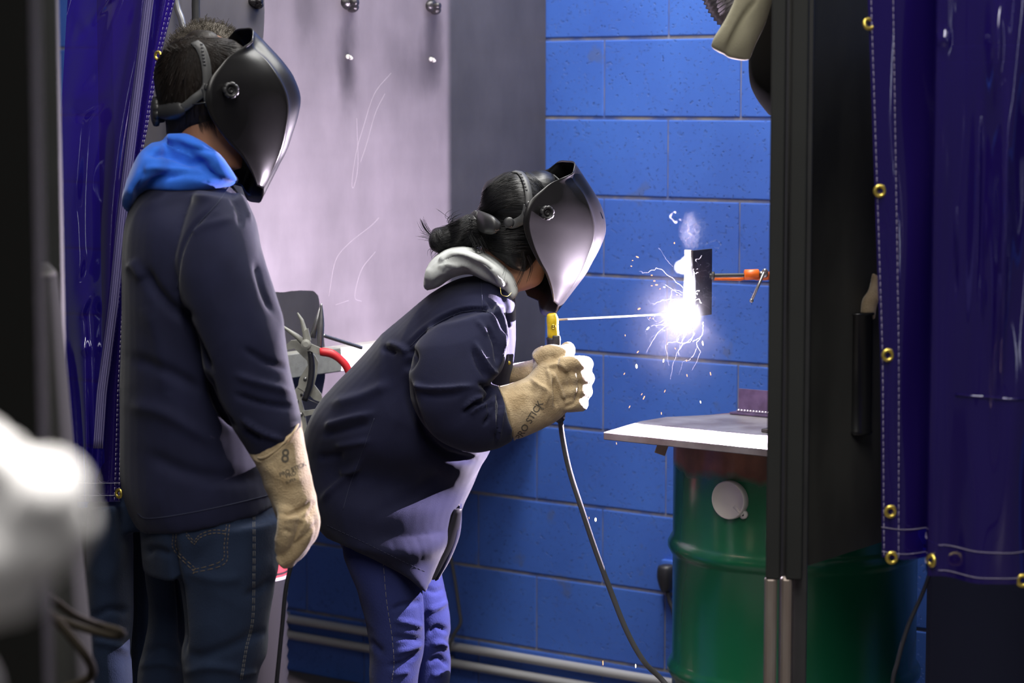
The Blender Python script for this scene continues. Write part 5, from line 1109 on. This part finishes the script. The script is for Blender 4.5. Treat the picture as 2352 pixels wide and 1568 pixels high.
for px, py in ((363, 128), (273, 1133)):
    b_ = bmesh.new(); grommet(b_, P(px, py, 4.685), (-FWH - RGT * .8).normalized(), .0105); obj('grommet', b_, M['brass'], lc)
bm = bmesh.new(); tube(bm, [fL(0, 0) - RGT * .1, fL(1, 0) + RGT * .03], .012, 12); obj('curtain_rail', bm, M['dsteel'], lc)

# ================================================================== tubes, tools and bins between the two people
fr_ = empty('tube_frame', P(430, 60, 5.0), 'two bent grey metal tubes rising behind the standing person\'s head at top left', 'tube')
bm = bmesh.new(); tube(bm, [P(400, -120, 5.14), P(404, 0, 5.14), P(418, 50, 5.14), P(424, 110, 5.14), P(424, 400, 5.14)], .0075, 14, 30); obj('tube', bm, M['steel'], fr_)
bm = bmesh.new(); tube(bm, [P(455, -120, 5.17), P(450, 0, 5.17), P(450, 60, 5.17), P(449, 400, 5.17)], .009, 14, 30); obj('tube', bm, M['dsteel'], fr_)

tvv = 5.30
vg = empty('locking_clamp', P(700, 860, tvv), 'grey steel locking C-clamp pliers hanging between the two welders', 'clamp')
def plate(bm, poly, vy, th):
    f = [bm.verts.new(P(x, y, vy)) for x, y in poly]; b = [bm.verts.new(P(x, y, vy) + FWH * th) for x, y in poly]
    bm.faces.new(f); bm.faces.new(b[::-1]); n = len(f)
    for i in range(n): bm.faces.new((f[i], b[i], b[(i + 1) % n], f[(i + 1) % n]))
def beveled(bm, off=.0012): bmesh.ops.bevel(bm, geom=[e for e in bm.edges], offset=off, segments=2, affect='EDGES'); return bm
bm = bmesh.new(); plate(bm, [(652, 796), (668, 782), (686, 780), (724, 818), (731, 832), (729, 856), (722, 884), (738, 905), (742, 925), (722, 918), (698, 898), (684, 890), (687, 870), (698, 852), (707, 838), (705, 828), (676, 800), (656, 804)], tvv, .008)
obj('upper_jaw', bm, M['zinc'], vg, False)
bm = bmesh.new(); plate(bm, [(684, 886), (698, 900), (692, 918), (700, 948), (706, 990), (690, 1000), (676, 960), (668, 922), (672, 902)], tvv + .002, .01); obj('lower_handle', bm, M['zinc'], vg, False)
bm = bmesh.new(); plate(bm, [(694, 944), (740, 938), (742, 946), (700, 956)], tvv - .002, .01); obj('lever', bm, M['zinc'], vg, False)
for i, (x, y) in enumerate(((701, 870), (705, 893), (682, 921), (691, 951), (692, 906))):
    b_ = bmesh.new(); disc(b_, P(x, y, tvv - .001), -FWH, [(.0042, -.003), (.0042, .0015), (.002, .003)] if i < 4 else [(.0028, -.003), (.0028, .0003), (.001, .0003)], 16); obj('rivet', b_, M['steel'] if i < 4 else M['rubber'], vg)
bm = bmesh.new(); pa = [P(x, y, tvv - .004) for x, y in ((668, 922), (674, 918), (690, 916), (694, 908))]; tube(bm, [P(694, 911, tvv + .004), P(715, 920, tvv + .004), P(740, 930, tvv + .004)], .001, 6); obj('spring', bm, M['steel'], vg)
pr = empty('needle_nose_pliers', P(720, 780, tvv - .02), 'open needle nose pliers with red grips beside the locking clamp', 'pliers')
bm = bmesh.new(); q = tvv - .030
tube(bm, [P(706, 790, q), P(701, 765, q), P(693, 735, q), P(683, 718, q)][::1], [.008, .0065, .0045, .0018], 10); plate(bm, [(698, 760), (707, 754), (714, 782), (705, 786)], q - .007, .012)
obj('jaw', bm, M['zinc'], pr, False)
bm = bmesh.new(); tube(bm, [P(704, 792, q + .006), P(682, 772, q + .006), P(660, 757, q + .006), P(642, 744, q + .006)], [.008, .006, .004, .0018], 10); obj('jaw', bm, M['zinc'], pr)
bm = bmesh.new(); disc(bm, P(703, 790, q - .004), -FWH, [(.011, -.006), (.011, .004), (.006, .006)], 24); plate(bm, [(706, 786), (738, 800), (736, 816), (712, 806), (698, 798)], q - .001, .009); obj('pivot', bm, M['zinc'], pr, False)
bm = bmesh.new(); tube(bm, [P(735, 808, q), P(742, 808, q), P(762, 812, q), P(780, 824, q), P(796, 842, q), P(806, 870, q)], [.0085, .0095, .0095, .0085, .0085, .007], 14, 20); tag(obj('grip', bm, M['red'], pr), 'red grip')
bm = bmesh.new(); tube(bm, [P(712, 806, q + .008), P(716, 840, q + .01), P(712, 880, q + .01), P(700, 920, q + .01)], [.006, .007, .007, .006], 12, 16); tag(obj('grip', bm, M['rubber'], pr), 'second grip, shade put into its black colour')  # shade put into the colour: black where the other grip is red
pk = empty('chipping_pick', P(735, 760, tvv + .02), 'pointed steel chipping hammer with a spiral rod handle lying behind the pliers', 'hammer')
bm = bmesh.new(); q = tvv + .03; tube(bm, [P(738, 697, q), P(738, 720, q), P(737, 745, q), P(736, 770, q), P(735, 800, q)], [.002, .005, .0078, .0075, .0055], 16, 20)
tube(bm, [P(738, 697, q + .01), P(727, 740, q + .01), P(718, 775, q + .01)], [.0012, .006, .0075], 12); obj('head', bm, M['steel'], pk)
bm = bmesh.new(); n_ = 46; pts = [P(742, 770, q).lerp(P(830, 798, q + .08), i / (n_ - 1)) for i in range(n_)]; tube(bm, pts, [.0046 if i % 2 else .0036 for i in range(n_)], 10); obj('handle', bm, M['steel'], pk)
# ribbed bin and label far behind
bn = empty('ribbed_bin', P(620, 1500, 5.7), 'dark ribbed bin with red and white label behind the hanging glove', 'bin')
c = P(600, 1500, 5.7); zt_ = P(600, 1195, 5.7).z; bm = bmesh.new(); pts = []; rad = []
k = 0; z = 0.0
while z < zt_ - .1: pts.append(Vector((c.x, c.y, z))); rad.append(.062 + .004 * (k % 2)); z += .012 if k % 2 else .016; k += 1
pts += [Vector((c.x, c.y, zt_ - .09)), Vector((c.x, c.y, zt_ - .001)), Vector((c.x, c.y, zt_))]; rad += [.064, .064, .058]
tube(bm, pts, rad, 40); obj('bin_body', bm, mat('gloss_charcoal', (.05, .048, .052), .3), bn)
def cyl_band(r, z0, z1, m, nm, par):
    bm = bmesh.new(); k = 40; rings(bm, [[Vector((c.x + r * math.cos(2 * math.pi * i / k), c.y + r * math.sin(2 * math.pi * i / k), zz)) for i in range(k)] for zz in (z0, z1)], False); return obj(nm, bm, m, par)
zl0, zl1 = P(640, 1325, 5.7).z, P(640, 1200, 5.7).z
cyl_band(.0648, zl0, zl1, mat('label_white', (.85, .82, .84), .4), 'white_label', bn); cyl_band(.0652, P(640, 1318, 5.7).z, P(640, 1262, 5.7).z, mat('label_red', (.75, .10, .12), .4), 'red_band', bn)
cyl_band(.0653, P(640, 1240, 5.7).z, P(640, 1222, 5.7).z, mat('label_orange', (.8, .42, .12), .4), 'orange_band', bn)
bm = bmesh.new(); tube(bm, [P(x, y, 5.45) for x, y in ((690, 1255), (672, 1290), (657, 1350), (648, 1440), (640, 1520), (632, 1600))] + [P(620, 1700, 5.45)], .0052, 10, 50)
tag(obj('hanging_cable', bm, M['rubber']), 'black cable hanging in front of the ribbed bin below the tan glove', 'cable')
# power source box behind the legs
mb = empty('welding_machine', P(330, 1450, 5.35), 'dark welding machine cabinet on the floor behind the standing person\'s legs', 'machine')
c = P(322, 1500, 5.45); bm = bmesh.new(); box(bm, (c.x - .22, c.y - .10, .06), (c.x + .10, c.y + .25, P(320, 1200, 5.4).z), .01); obj('cabinet', bm, M['blackmetal'], mb, False)
bm = bmesh.new(); zz = P(320, 1395, 5.4).z; box(bm, (c.x - .225, c.y - .106, zz - .012), (c.x + .105, c.y - .098, zz + .006), .001); obj('trim_strip', bm, M['conduit'], mb, False)
bm = bmesh.new(); zz = P(320, 1425, 5.4).z; box(bm, (c.x - .225, c.y - .106, zz - .012), (c.x + .105, c.y - .098, zz + .004), .001); obj('trim_strip', bm, M['dsteel'], mb, False)
for xx in (-.2, .08):
    b_ = bmesh.new(); tube(b_, [Vector((c.x + xx - .02, c.y - .02, .05)), Vector((c.x + xx + .02, c.y - .02, .05))], .05, 24); obj('wheel', b_, M['rubber'], mb)

# ================================================================== LEFT FOREGROUND
bm = bmesh.new(); a = P(96, 700, 2.0); b = P(-260, 700, 2.0); c = (a + b) / 2; c.z = 1.1; obox(bm, c, RGT, FWH, Vector((0, 0, 1)), (b - a).length, .05, 2.2, .006)
tag(obj('metal_post', bm, mat('near_dark_paint', (.0065, .0065, .006), .9, spec=.1), None, False), 'dark blurred flat post filling the left edge of the picture', 'post')
bm = bmesh.new(); a = P(140, 700, 3.6); b = P(-120, 700, 3.6); c = (a + b) / 2 + FWH * .02; c.z = 1.2; obox(bm, c, RGT, FWH, Vector((0, 0, 1)), (b - a).length, .03, 2.4, .004)
tag(obj('dark_partition', bm, M['blackmetal'], None, False), 'dark metal panel between the blurred post and the left curtain', 'panel')
gp = empty('grey_post', P(140, 1400, 3.3), 'grey rounded plastic post standing left of the jeans behind the white blur', 'post')
bm = bmesh.new(); loft(bm, [(98, 602, 112, 606, 3.3, .01), (88, 625, 124, 625, 3.3, .03), (80, 660, 130, 660, 3.3, .04), (80, 800, 143, 800, 3.3, .05), (80, 1010, 161, 1010, 3.3, .06), (80, 1330, 189, 1330, 3.3, .07), (80, 1568, 207, 1568, 3.3, .08), (80, 2300, 235, 2300, 3.3, .10), (80, 2975, 260, 2975, 3.3, .12)], 32, 50, .75)
obj('post_body', bm, M['grey'], gp)
bm = bmesh.new(); loft(bm, [(90, 622, 123, 622, 3.298, .032), (86, 634, 127, 634, 3.298, .037)], 28, 4, .75); obj('pale_band', bm, mat('pale_grey_band', (.10, .095, .09), .8, spec=.1), gp)
bm = bmesh.new(); tube(bm, [P(x, y, d) for x, y, d in ((60, 1330, 3.0), (120, 1375, 3.02), (170, 1412, 3.05), (230, 1436, 3.1), (272, 1448, 3.1), (280, 1458, 3.12), (250, 1458, 3.13), (190, 1442, 3.13), (130, 1420, 3.12))], .0052, 10, 60)
tag(obj('hose_loop', bm, M['brown']), 'upper brown hose loop poking out below the white blur', 'hose')
bm = bmesh.new(); tube(bm, [P(x, y, d) for x, y, d in ((60, 1370, 2.95), (120, 1415, 2.95), (165, 1465, 2.95), (200, 1510, 2.96), (212, 1540, 3.0), (200, 1560, 3.0), (150, 1580, 3.0), (80, 1600, 3.0))], .0060, 10, 60)
tag(obj('hose_loop', bm, M['brown']), 'lower brown hose loop at the bottom left corner', 'hose')
nv_ = 1.02
bm = bmesh.new()
for px, py, r_, d in ((110, 1130, 92, 0), (60, 1170, 110, .01), (0, 1060, 62, .0), (-60, 1050, 90, .01), (90, 1230, 105, .01), (0, 1250, 130, .015), (-60, 1320, 130, .02), (150, 1200, 70, .005), (20, 1340, 90, .02), (-120, 1250, 170, .03), (-150, 1600, 150, .04)):
    ball(bm, P(px, py, nv_ + d), r_ / F * nv_, r_ / F * nv_, r_ / F * nv_)
wg = fuse('white_bundle', bm, M['white'], None, .0022, 12); tag(wg, 'strongly blurred lumpy white cloth bundle in the near foreground at lower left', 'cloth')
bm = bmesh.new(); a = P(-10, 1420, nv_ + .03); bm2 = a; tube(bm, [Vector((a.x, a.y, 0)) - RGT * .035, Vector((a.x, a.y, a.z + .006)) - RGT * .035], .018, 20); tag(obj('support_rod', bm, M['blackmetal']), 'dark upright rod under the blurred white bundle', 'stand')

# ================================================================== SPARKS AND SMOKE
SP = emis('spark_orange', (1, .30, .12), 5.0); SW = emis('spark_yellow', (1, .72, .35), 12.0)
def spark(px, py, l, ang, m, w_=1.0):
    d = 5.0 + random.uniform(-.08, .12); c = P(px, py, d); u = RGT * math.cos(R(ang)) + Vector((0, 0, 1)) * -math.sin(R(ang))
    bm = bmesh.new(); h = l / 2 / F * d; r_ = w_ / F * d; tube(bm, [c - u * h, c - u * h * .5, c + u * h * .5, c + u * h], [r_ * .3, r_, r_, r_ * .3], 8)
    o = obj('spark', bm, m); return tag(o, 'tiny glowing spark flying from the weld', 'spark', 'sparks flying from the weld')
for s in ((1549, 558, 4, 90, SP, 1.3), (1464, 590, 7, 25, SP, 1.3), (1453, 598, 3, 0, SP, .8), (1450, 611, 4, 10, SP, .9), (1497, 632, 4, 0, SP, 1.1), (1503, 645, 5, 0, SP, 1.1), (1508, 654, 6, 0, SP, 1.4), (1497, 656, 4, 0, SP, .8), (1526, 659, 5, 10, SW, 1.4), (1516, 663, 3, -60, SP, .8), (1468, 709, 7, -25, SP, 1.5), (1531, 713, 4, 0, SW, 1.2), (1546, 710, 5, -70, SW, 1.4), (1555, 677, 4, 20, SP, 1.2), (1500, 731, 4, -60, SP, .7), (1493, 730, 4, -60, SP, .7), (1488, 754, 9, -50, SW, 1.5), (1436, 770, 4, 80, SP, .8), (1465, 808, 6, -50, SP, 1), (1524, 828, 8, -80, SW, 1.4), (1462, 841, 10, 85, SW, 2.1), (1614, 788, 11, 80, SW, 1.5), (1577, 828, 4, 80, SP, 1), (1434, 858, 5, -60, SP, .8), (1632, 858, 8, 80, SP, .9), (1578, 862, 6, 80, SP, .9), (1479, 913, 9, -65, SP, 1), (1446, 934, 6, -60, SP, .7), (1609, 923, 6, 75, SW, 1.1), (1519, 949, 6, 88, SP, .9), (1368, 1193, 9, 88, SW, 2), (1353, 1189, 5, 88, SP, .6), (1385, 1522, 11, 88, SP, .8), (1460, 1529, 9, 88, SW, 1.1), (1527, 898, 6, -70, SP, .7), (1416, 1018, 5, 80, SP, .7), (1474, 905, 5, -60, SP, .6), (1551, 800, 4, 60, SP, .8)):
    spark(*s)
# thin curling smoke trails thrown off by the spatter
TM = bpy.data.materials.new('smoke_trail'); TM.use_nodes = True; nt = TM.node_tree; N = nt.nodes; L = nt.links; N.clear()
o_ = N.new('ShaderNodeOutputMaterial'); vs_ = N.new('ShaderNodeVolumePrincipled'); vs_.inputs['Color'].default_value = (.95, .96, 1, 1); vs_.inputs['Density'].default_value = 12; L.new(vs_.outputs[0], o_.inputs['Volume'])
bm = bmesh.new()
def trail(pts, r_=.7, wig=0, seed=0):
    q = catmull(pts, 40); rs = random.Random(seed); ph = rs.random() * 6
    out = []
    for i, a in enumerate(q):
        out.append(P(a[0] + wig * math.sin(i * .9 + ph), a[1] + wig * math.cos(i * 1.1 + ph), 5.07 + .03 * math.sin(i * .1 + ph)))
    tube(bm, out, [r_ / F * 5.07 * (1 - .6 * abs(i / 39 - .3)) for i in range(40)], 5)
trail([(1568, 660), (1545, 640), (1515, 617), (1500, 620), (1480, 627), (1470, 622)], 1.1, 1.0, 1)
trail([(1545, 612), (1530, 595), (1518, 575), (1512, 570)], .5, .3, 2)
trail([(1570, 690), (1545, 687), (1520, 690), (1500, 698), (1485, 688)], .6, .8, 3)
trail([(1570, 680), (1550, 668), (1530, 655), (1520, 650)], .6, .5, 4)
trail([(1570, 672), (1545, 665), (1540, 690), (1535, 705)], .5, .8, 5)
trail([(1580, 735), (1545, 742), (1515, 760), (1495, 790), (1484, 810)], .9, .3, 6)
trail([(1600, 745), (1590, 775), (1565, 795), (1548, 830), (1540, 870)], .9, .8, 7)
trail([(1612, 742), (1614, 765), (1600, 790), (1608, 810), (1590, 850)], .9, 1.0, 8)
trail([(1595, 745), (1585, 785), (1545, 785), (1530, 795), (1537, 840)], .7, 1.0, 9)
trail([(1615, 740), (1612, 770), (1590, 785)], 1.2, .5, 10)
trail([(1575, 728), (1545, 728), (1520, 745), (1495, 748)], .5, .5, 11)
trail([(1600, 745), (1560, 770), (1555, 785), (1560, 775)], .6, .8, 12)
trail([(1608, 760), (1600, 800), (1585, 825), (1570, 830), (1560, 860)], .6, .8, 13)
trail([(1575, 700), (1550, 705), (1535, 718)], .5, .5, 14)
for i in range(10):
    a = R(random.uniform(150, 260)); l = random.uniform(30, 110); x, y = 1583 + math.cos(a) * l, 722 - math.sin(a) * l
    trail([(1583, 722), (1583 + (x - 1583) * .5 + random.gauss(0, 8), 722 + (y - 722) * .5 + random.gauss(0, 8)), (x, y), (x + random.gauss(0, 10), y + 12)], .4, .6, 20 + i)
tr_ = obj('smoke_trails', bm, TM); tag(tr_, 'fine curling white smoke trails around the arc', 'smoke', kind='stuff')
# smoke plume: a volume with wispy density
def smoke(name, lo_px, hi_px, vy0, vy1, dens, scale, label, floorv=.5, width=.07, sh=1.0, seed=0.0):
    a = P(*lo_px, (vy0 + vy1) / 2); b = P(*hi_px, (vy0 + vy1) / 2); c = (a + b) / 2; sx_, sz_ = abs((b - a).dot(RGT)), abs(b.z - a.z); sy_ = vy1 - vy0
    bm = bmesh.new(); box(bm, (-.5, -.5, -.5), (.5, .5, .5)); o = obj(name, bm, None, None, False)
    o.matrix_world = Matrix.Translation(c) @ Matrix(((RGT.x, FWH.x, 0, 0), (RGT.y, FWH.y, 0, 0), (0, 0, 1, 0), (0, 0, 0, 1))) @ Matrix.Diagonal((sx_, sy_, sz_, 1))
    m = bpy.data.materials.new(name); m.use_nodes = True; nt = m.node_tree; N = nt.nodes; L = nt.links; N.clear(); out = N.new('ShaderNodeOutputMaterial'); v = N.new('ShaderNodeVolumePrincipled')
    v.inputs['Color'].default_value = (.96, .97, 1, 1); L.new(v.outputs[0], out.inputs['Volume'])
    tc = N.new('ShaderNodeTexCoord'); mp = N.new('ShaderNodeMapping'); mp.inputs['Scale'].default_value = (sx_ * 10, sy_ * 10, sz_ * 10); mp.inputs['Location'].default_value = (seed, seed, 0); L.new(tc.outputs['Object'], mp.inputs[0])
    w_ = N.new('ShaderNodeTexNoise'); w_.inputs['Scale'].default_value = scale * .45; w_.inputs['Detail'].default_value = 2; L.new(mp.outputs[0], w_.inputs['Vector'])
    ma = N.new('ShaderNodeVectorMath'); ma.operation = 'MULTIPLY_ADD'; L.new(w_.outputs['Color'], ma.inputs[0]); ma.inputs[1].default_value = (1.6, 1.6, 1.6); L.new(mp.outputs[0], ma.inputs[2])
    n = N.new('ShaderNodeTexNoise'); n.inputs['Scale'].default_value = scale; n.inputs['Detail'].default_value = 3; L.new(ma.outputs[0], n.inputs['Vector'])
    s1 = N.new('ShaderNodeMath'); s1.operation = 'SUBTRACT'; L.new(n.outputs['Fac'], s1.inputs[0]); s1.inputs[1].default_value = .5
    ab = N.new('ShaderNodeMath'); ab.operation = 'ABSOLUTE'; L.new(s1.outputs[0], ab.inputs[0])
    mr = N.new('ShaderNodeMapRange'); L.new(ab.outputs[0], mr.inputs[0]); mr.inputs[1].default_value = 0; mr.inputs[2].default_value = width; mr.inputs[3].default_value = 1; mr.inputs[4].default_value = 0
    pw = N.new('ShaderNodeMath'); pw.operation = 'POWER'; L.new(mr.outputs[0], pw.inputs[0]); pw.inputs[1].default_value = 2.0
    ln_ = N.new('ShaderNodeVectorMath'); ln_.operation = 'LENGTH'; L.new(tc.outputs['Object'], ln_.inputs[0])
    fo = N.new('ShaderNodeMapRange'); fo.interpolation_type = 'SMOOTHSTEP'; L.new(ln_.outputs['Value'], fo.inputs[0]); fo.inputs[1].default_value = .5 - .4 * sh; fo.inputs[2].default_value = .5; fo.inputs[3].default_value = 1; fo.inputs[4].default_value = 0
    ad = N.new('ShaderNodeMath'); ad.operation = 'ADD'; L.new(pw.outputs[0], ad.inputs[0]); ad.inputs[1].default_value = floorv
    m1 = N.new('ShaderNodeMath'); m1.operation = 'MULTIPLY'; L.new(ad.outputs[0], m1.inputs[0]); L.new(fo.outputs[0], m1.inputs[1])
    m2 = N.new('ShaderNodeMath'); m2.operation = 'MULTIPLY'; L.new(m1.outputs[0], m2.inputs[0]); m2.inputs[1].default_value = dens; L.new(m2.outputs[0], v.inputs['Density'])
    o.data.materials.append(m); tag(o, label, 'smoke', kind='stuff'); return o
smoke('smoke_plume', (1555, 590), (1640, 470), 5.04, 5.14, 9, 5.5, 'curling white smoke rising above the workpiece', .004, .035)
CM = TM.copy(); CM.name = 'smoke_curl'; CM.node_tree.nodes['Principled Volume'].inputs['Density'].default_value = 10
bm = bmesh.new()
def curl(pts, r0, r1, vy=5.11, n=46):
    q = catmull(pts, n); tube(bm, [P(a[0] + 1.2 * math.sin(i * .7), a[1] + 1.0 * math.cos(i * .9), vy + .012 * math.sin(i * .25)) for i, a in enumerate(q)], [(r0 + (r1 - r0) * i / (n - 1)) * (.6 + .4 * math.sin(i * .5) ** 2) / F * vy for i in range(n)], 8)
curl([(1592, 576), (1588, 560), (1594, 545), (1580, 535), (1582, 520), (1575, 508), (1560, 505), (1550, 510), (1541, 500), (1543, 490), (1552, 487), (1558, 492)], 4, 3)
curl([(1596, 576), (1602, 560), (1590, 548), (1600, 535), (1592, 520), (1604, 512), (1618, 510), (1620, 522), (1606, 530), (1600, 545)], 3.5, 2)
curl([(1590, 574), (1600, 552), (1612, 540), (1612, 525), (1600, 516), (1585, 518), (1582, 530), (1590, 540)], 2.5, 2)
curl([(1618, 562), (1632, 556), (1646, 552), (1655, 560), (1650, 570), (1640, 566)], 3, 2)
curl([(1590, 574), (1578, 560), (1576, 550), (1584, 545)], 2.5, 1.5)
curl([(1560, 505), (1572, 512), (1584, 508), (1600, 492), (1612, 490)], 2, 1.2)
for i in range(13):
    x = random.uniform(1600, 1634); y = random.uniform(600, 715); pts = [(x, y)]
    for k in range(5): pts.append((max(1594, min(1642, pts[-1][0] + random.gauss(0, 13))), pts[-1][1] + random.uniform(-16, 16)))
    curl(pts, 1.6, .8, 5.062, 36)
tag(obj('smoke_curls', bm, CM), 'white smoke curls rising above and in front of the dark workpiece plate', 'smoke', kind='stuff')
smoke('haze', (1400, 940), (1720, 560), 4.97, 5.2, .025, .8, 'faint bluish welding haze hanging round the arc', .45, .25, 1.0, 5.0)
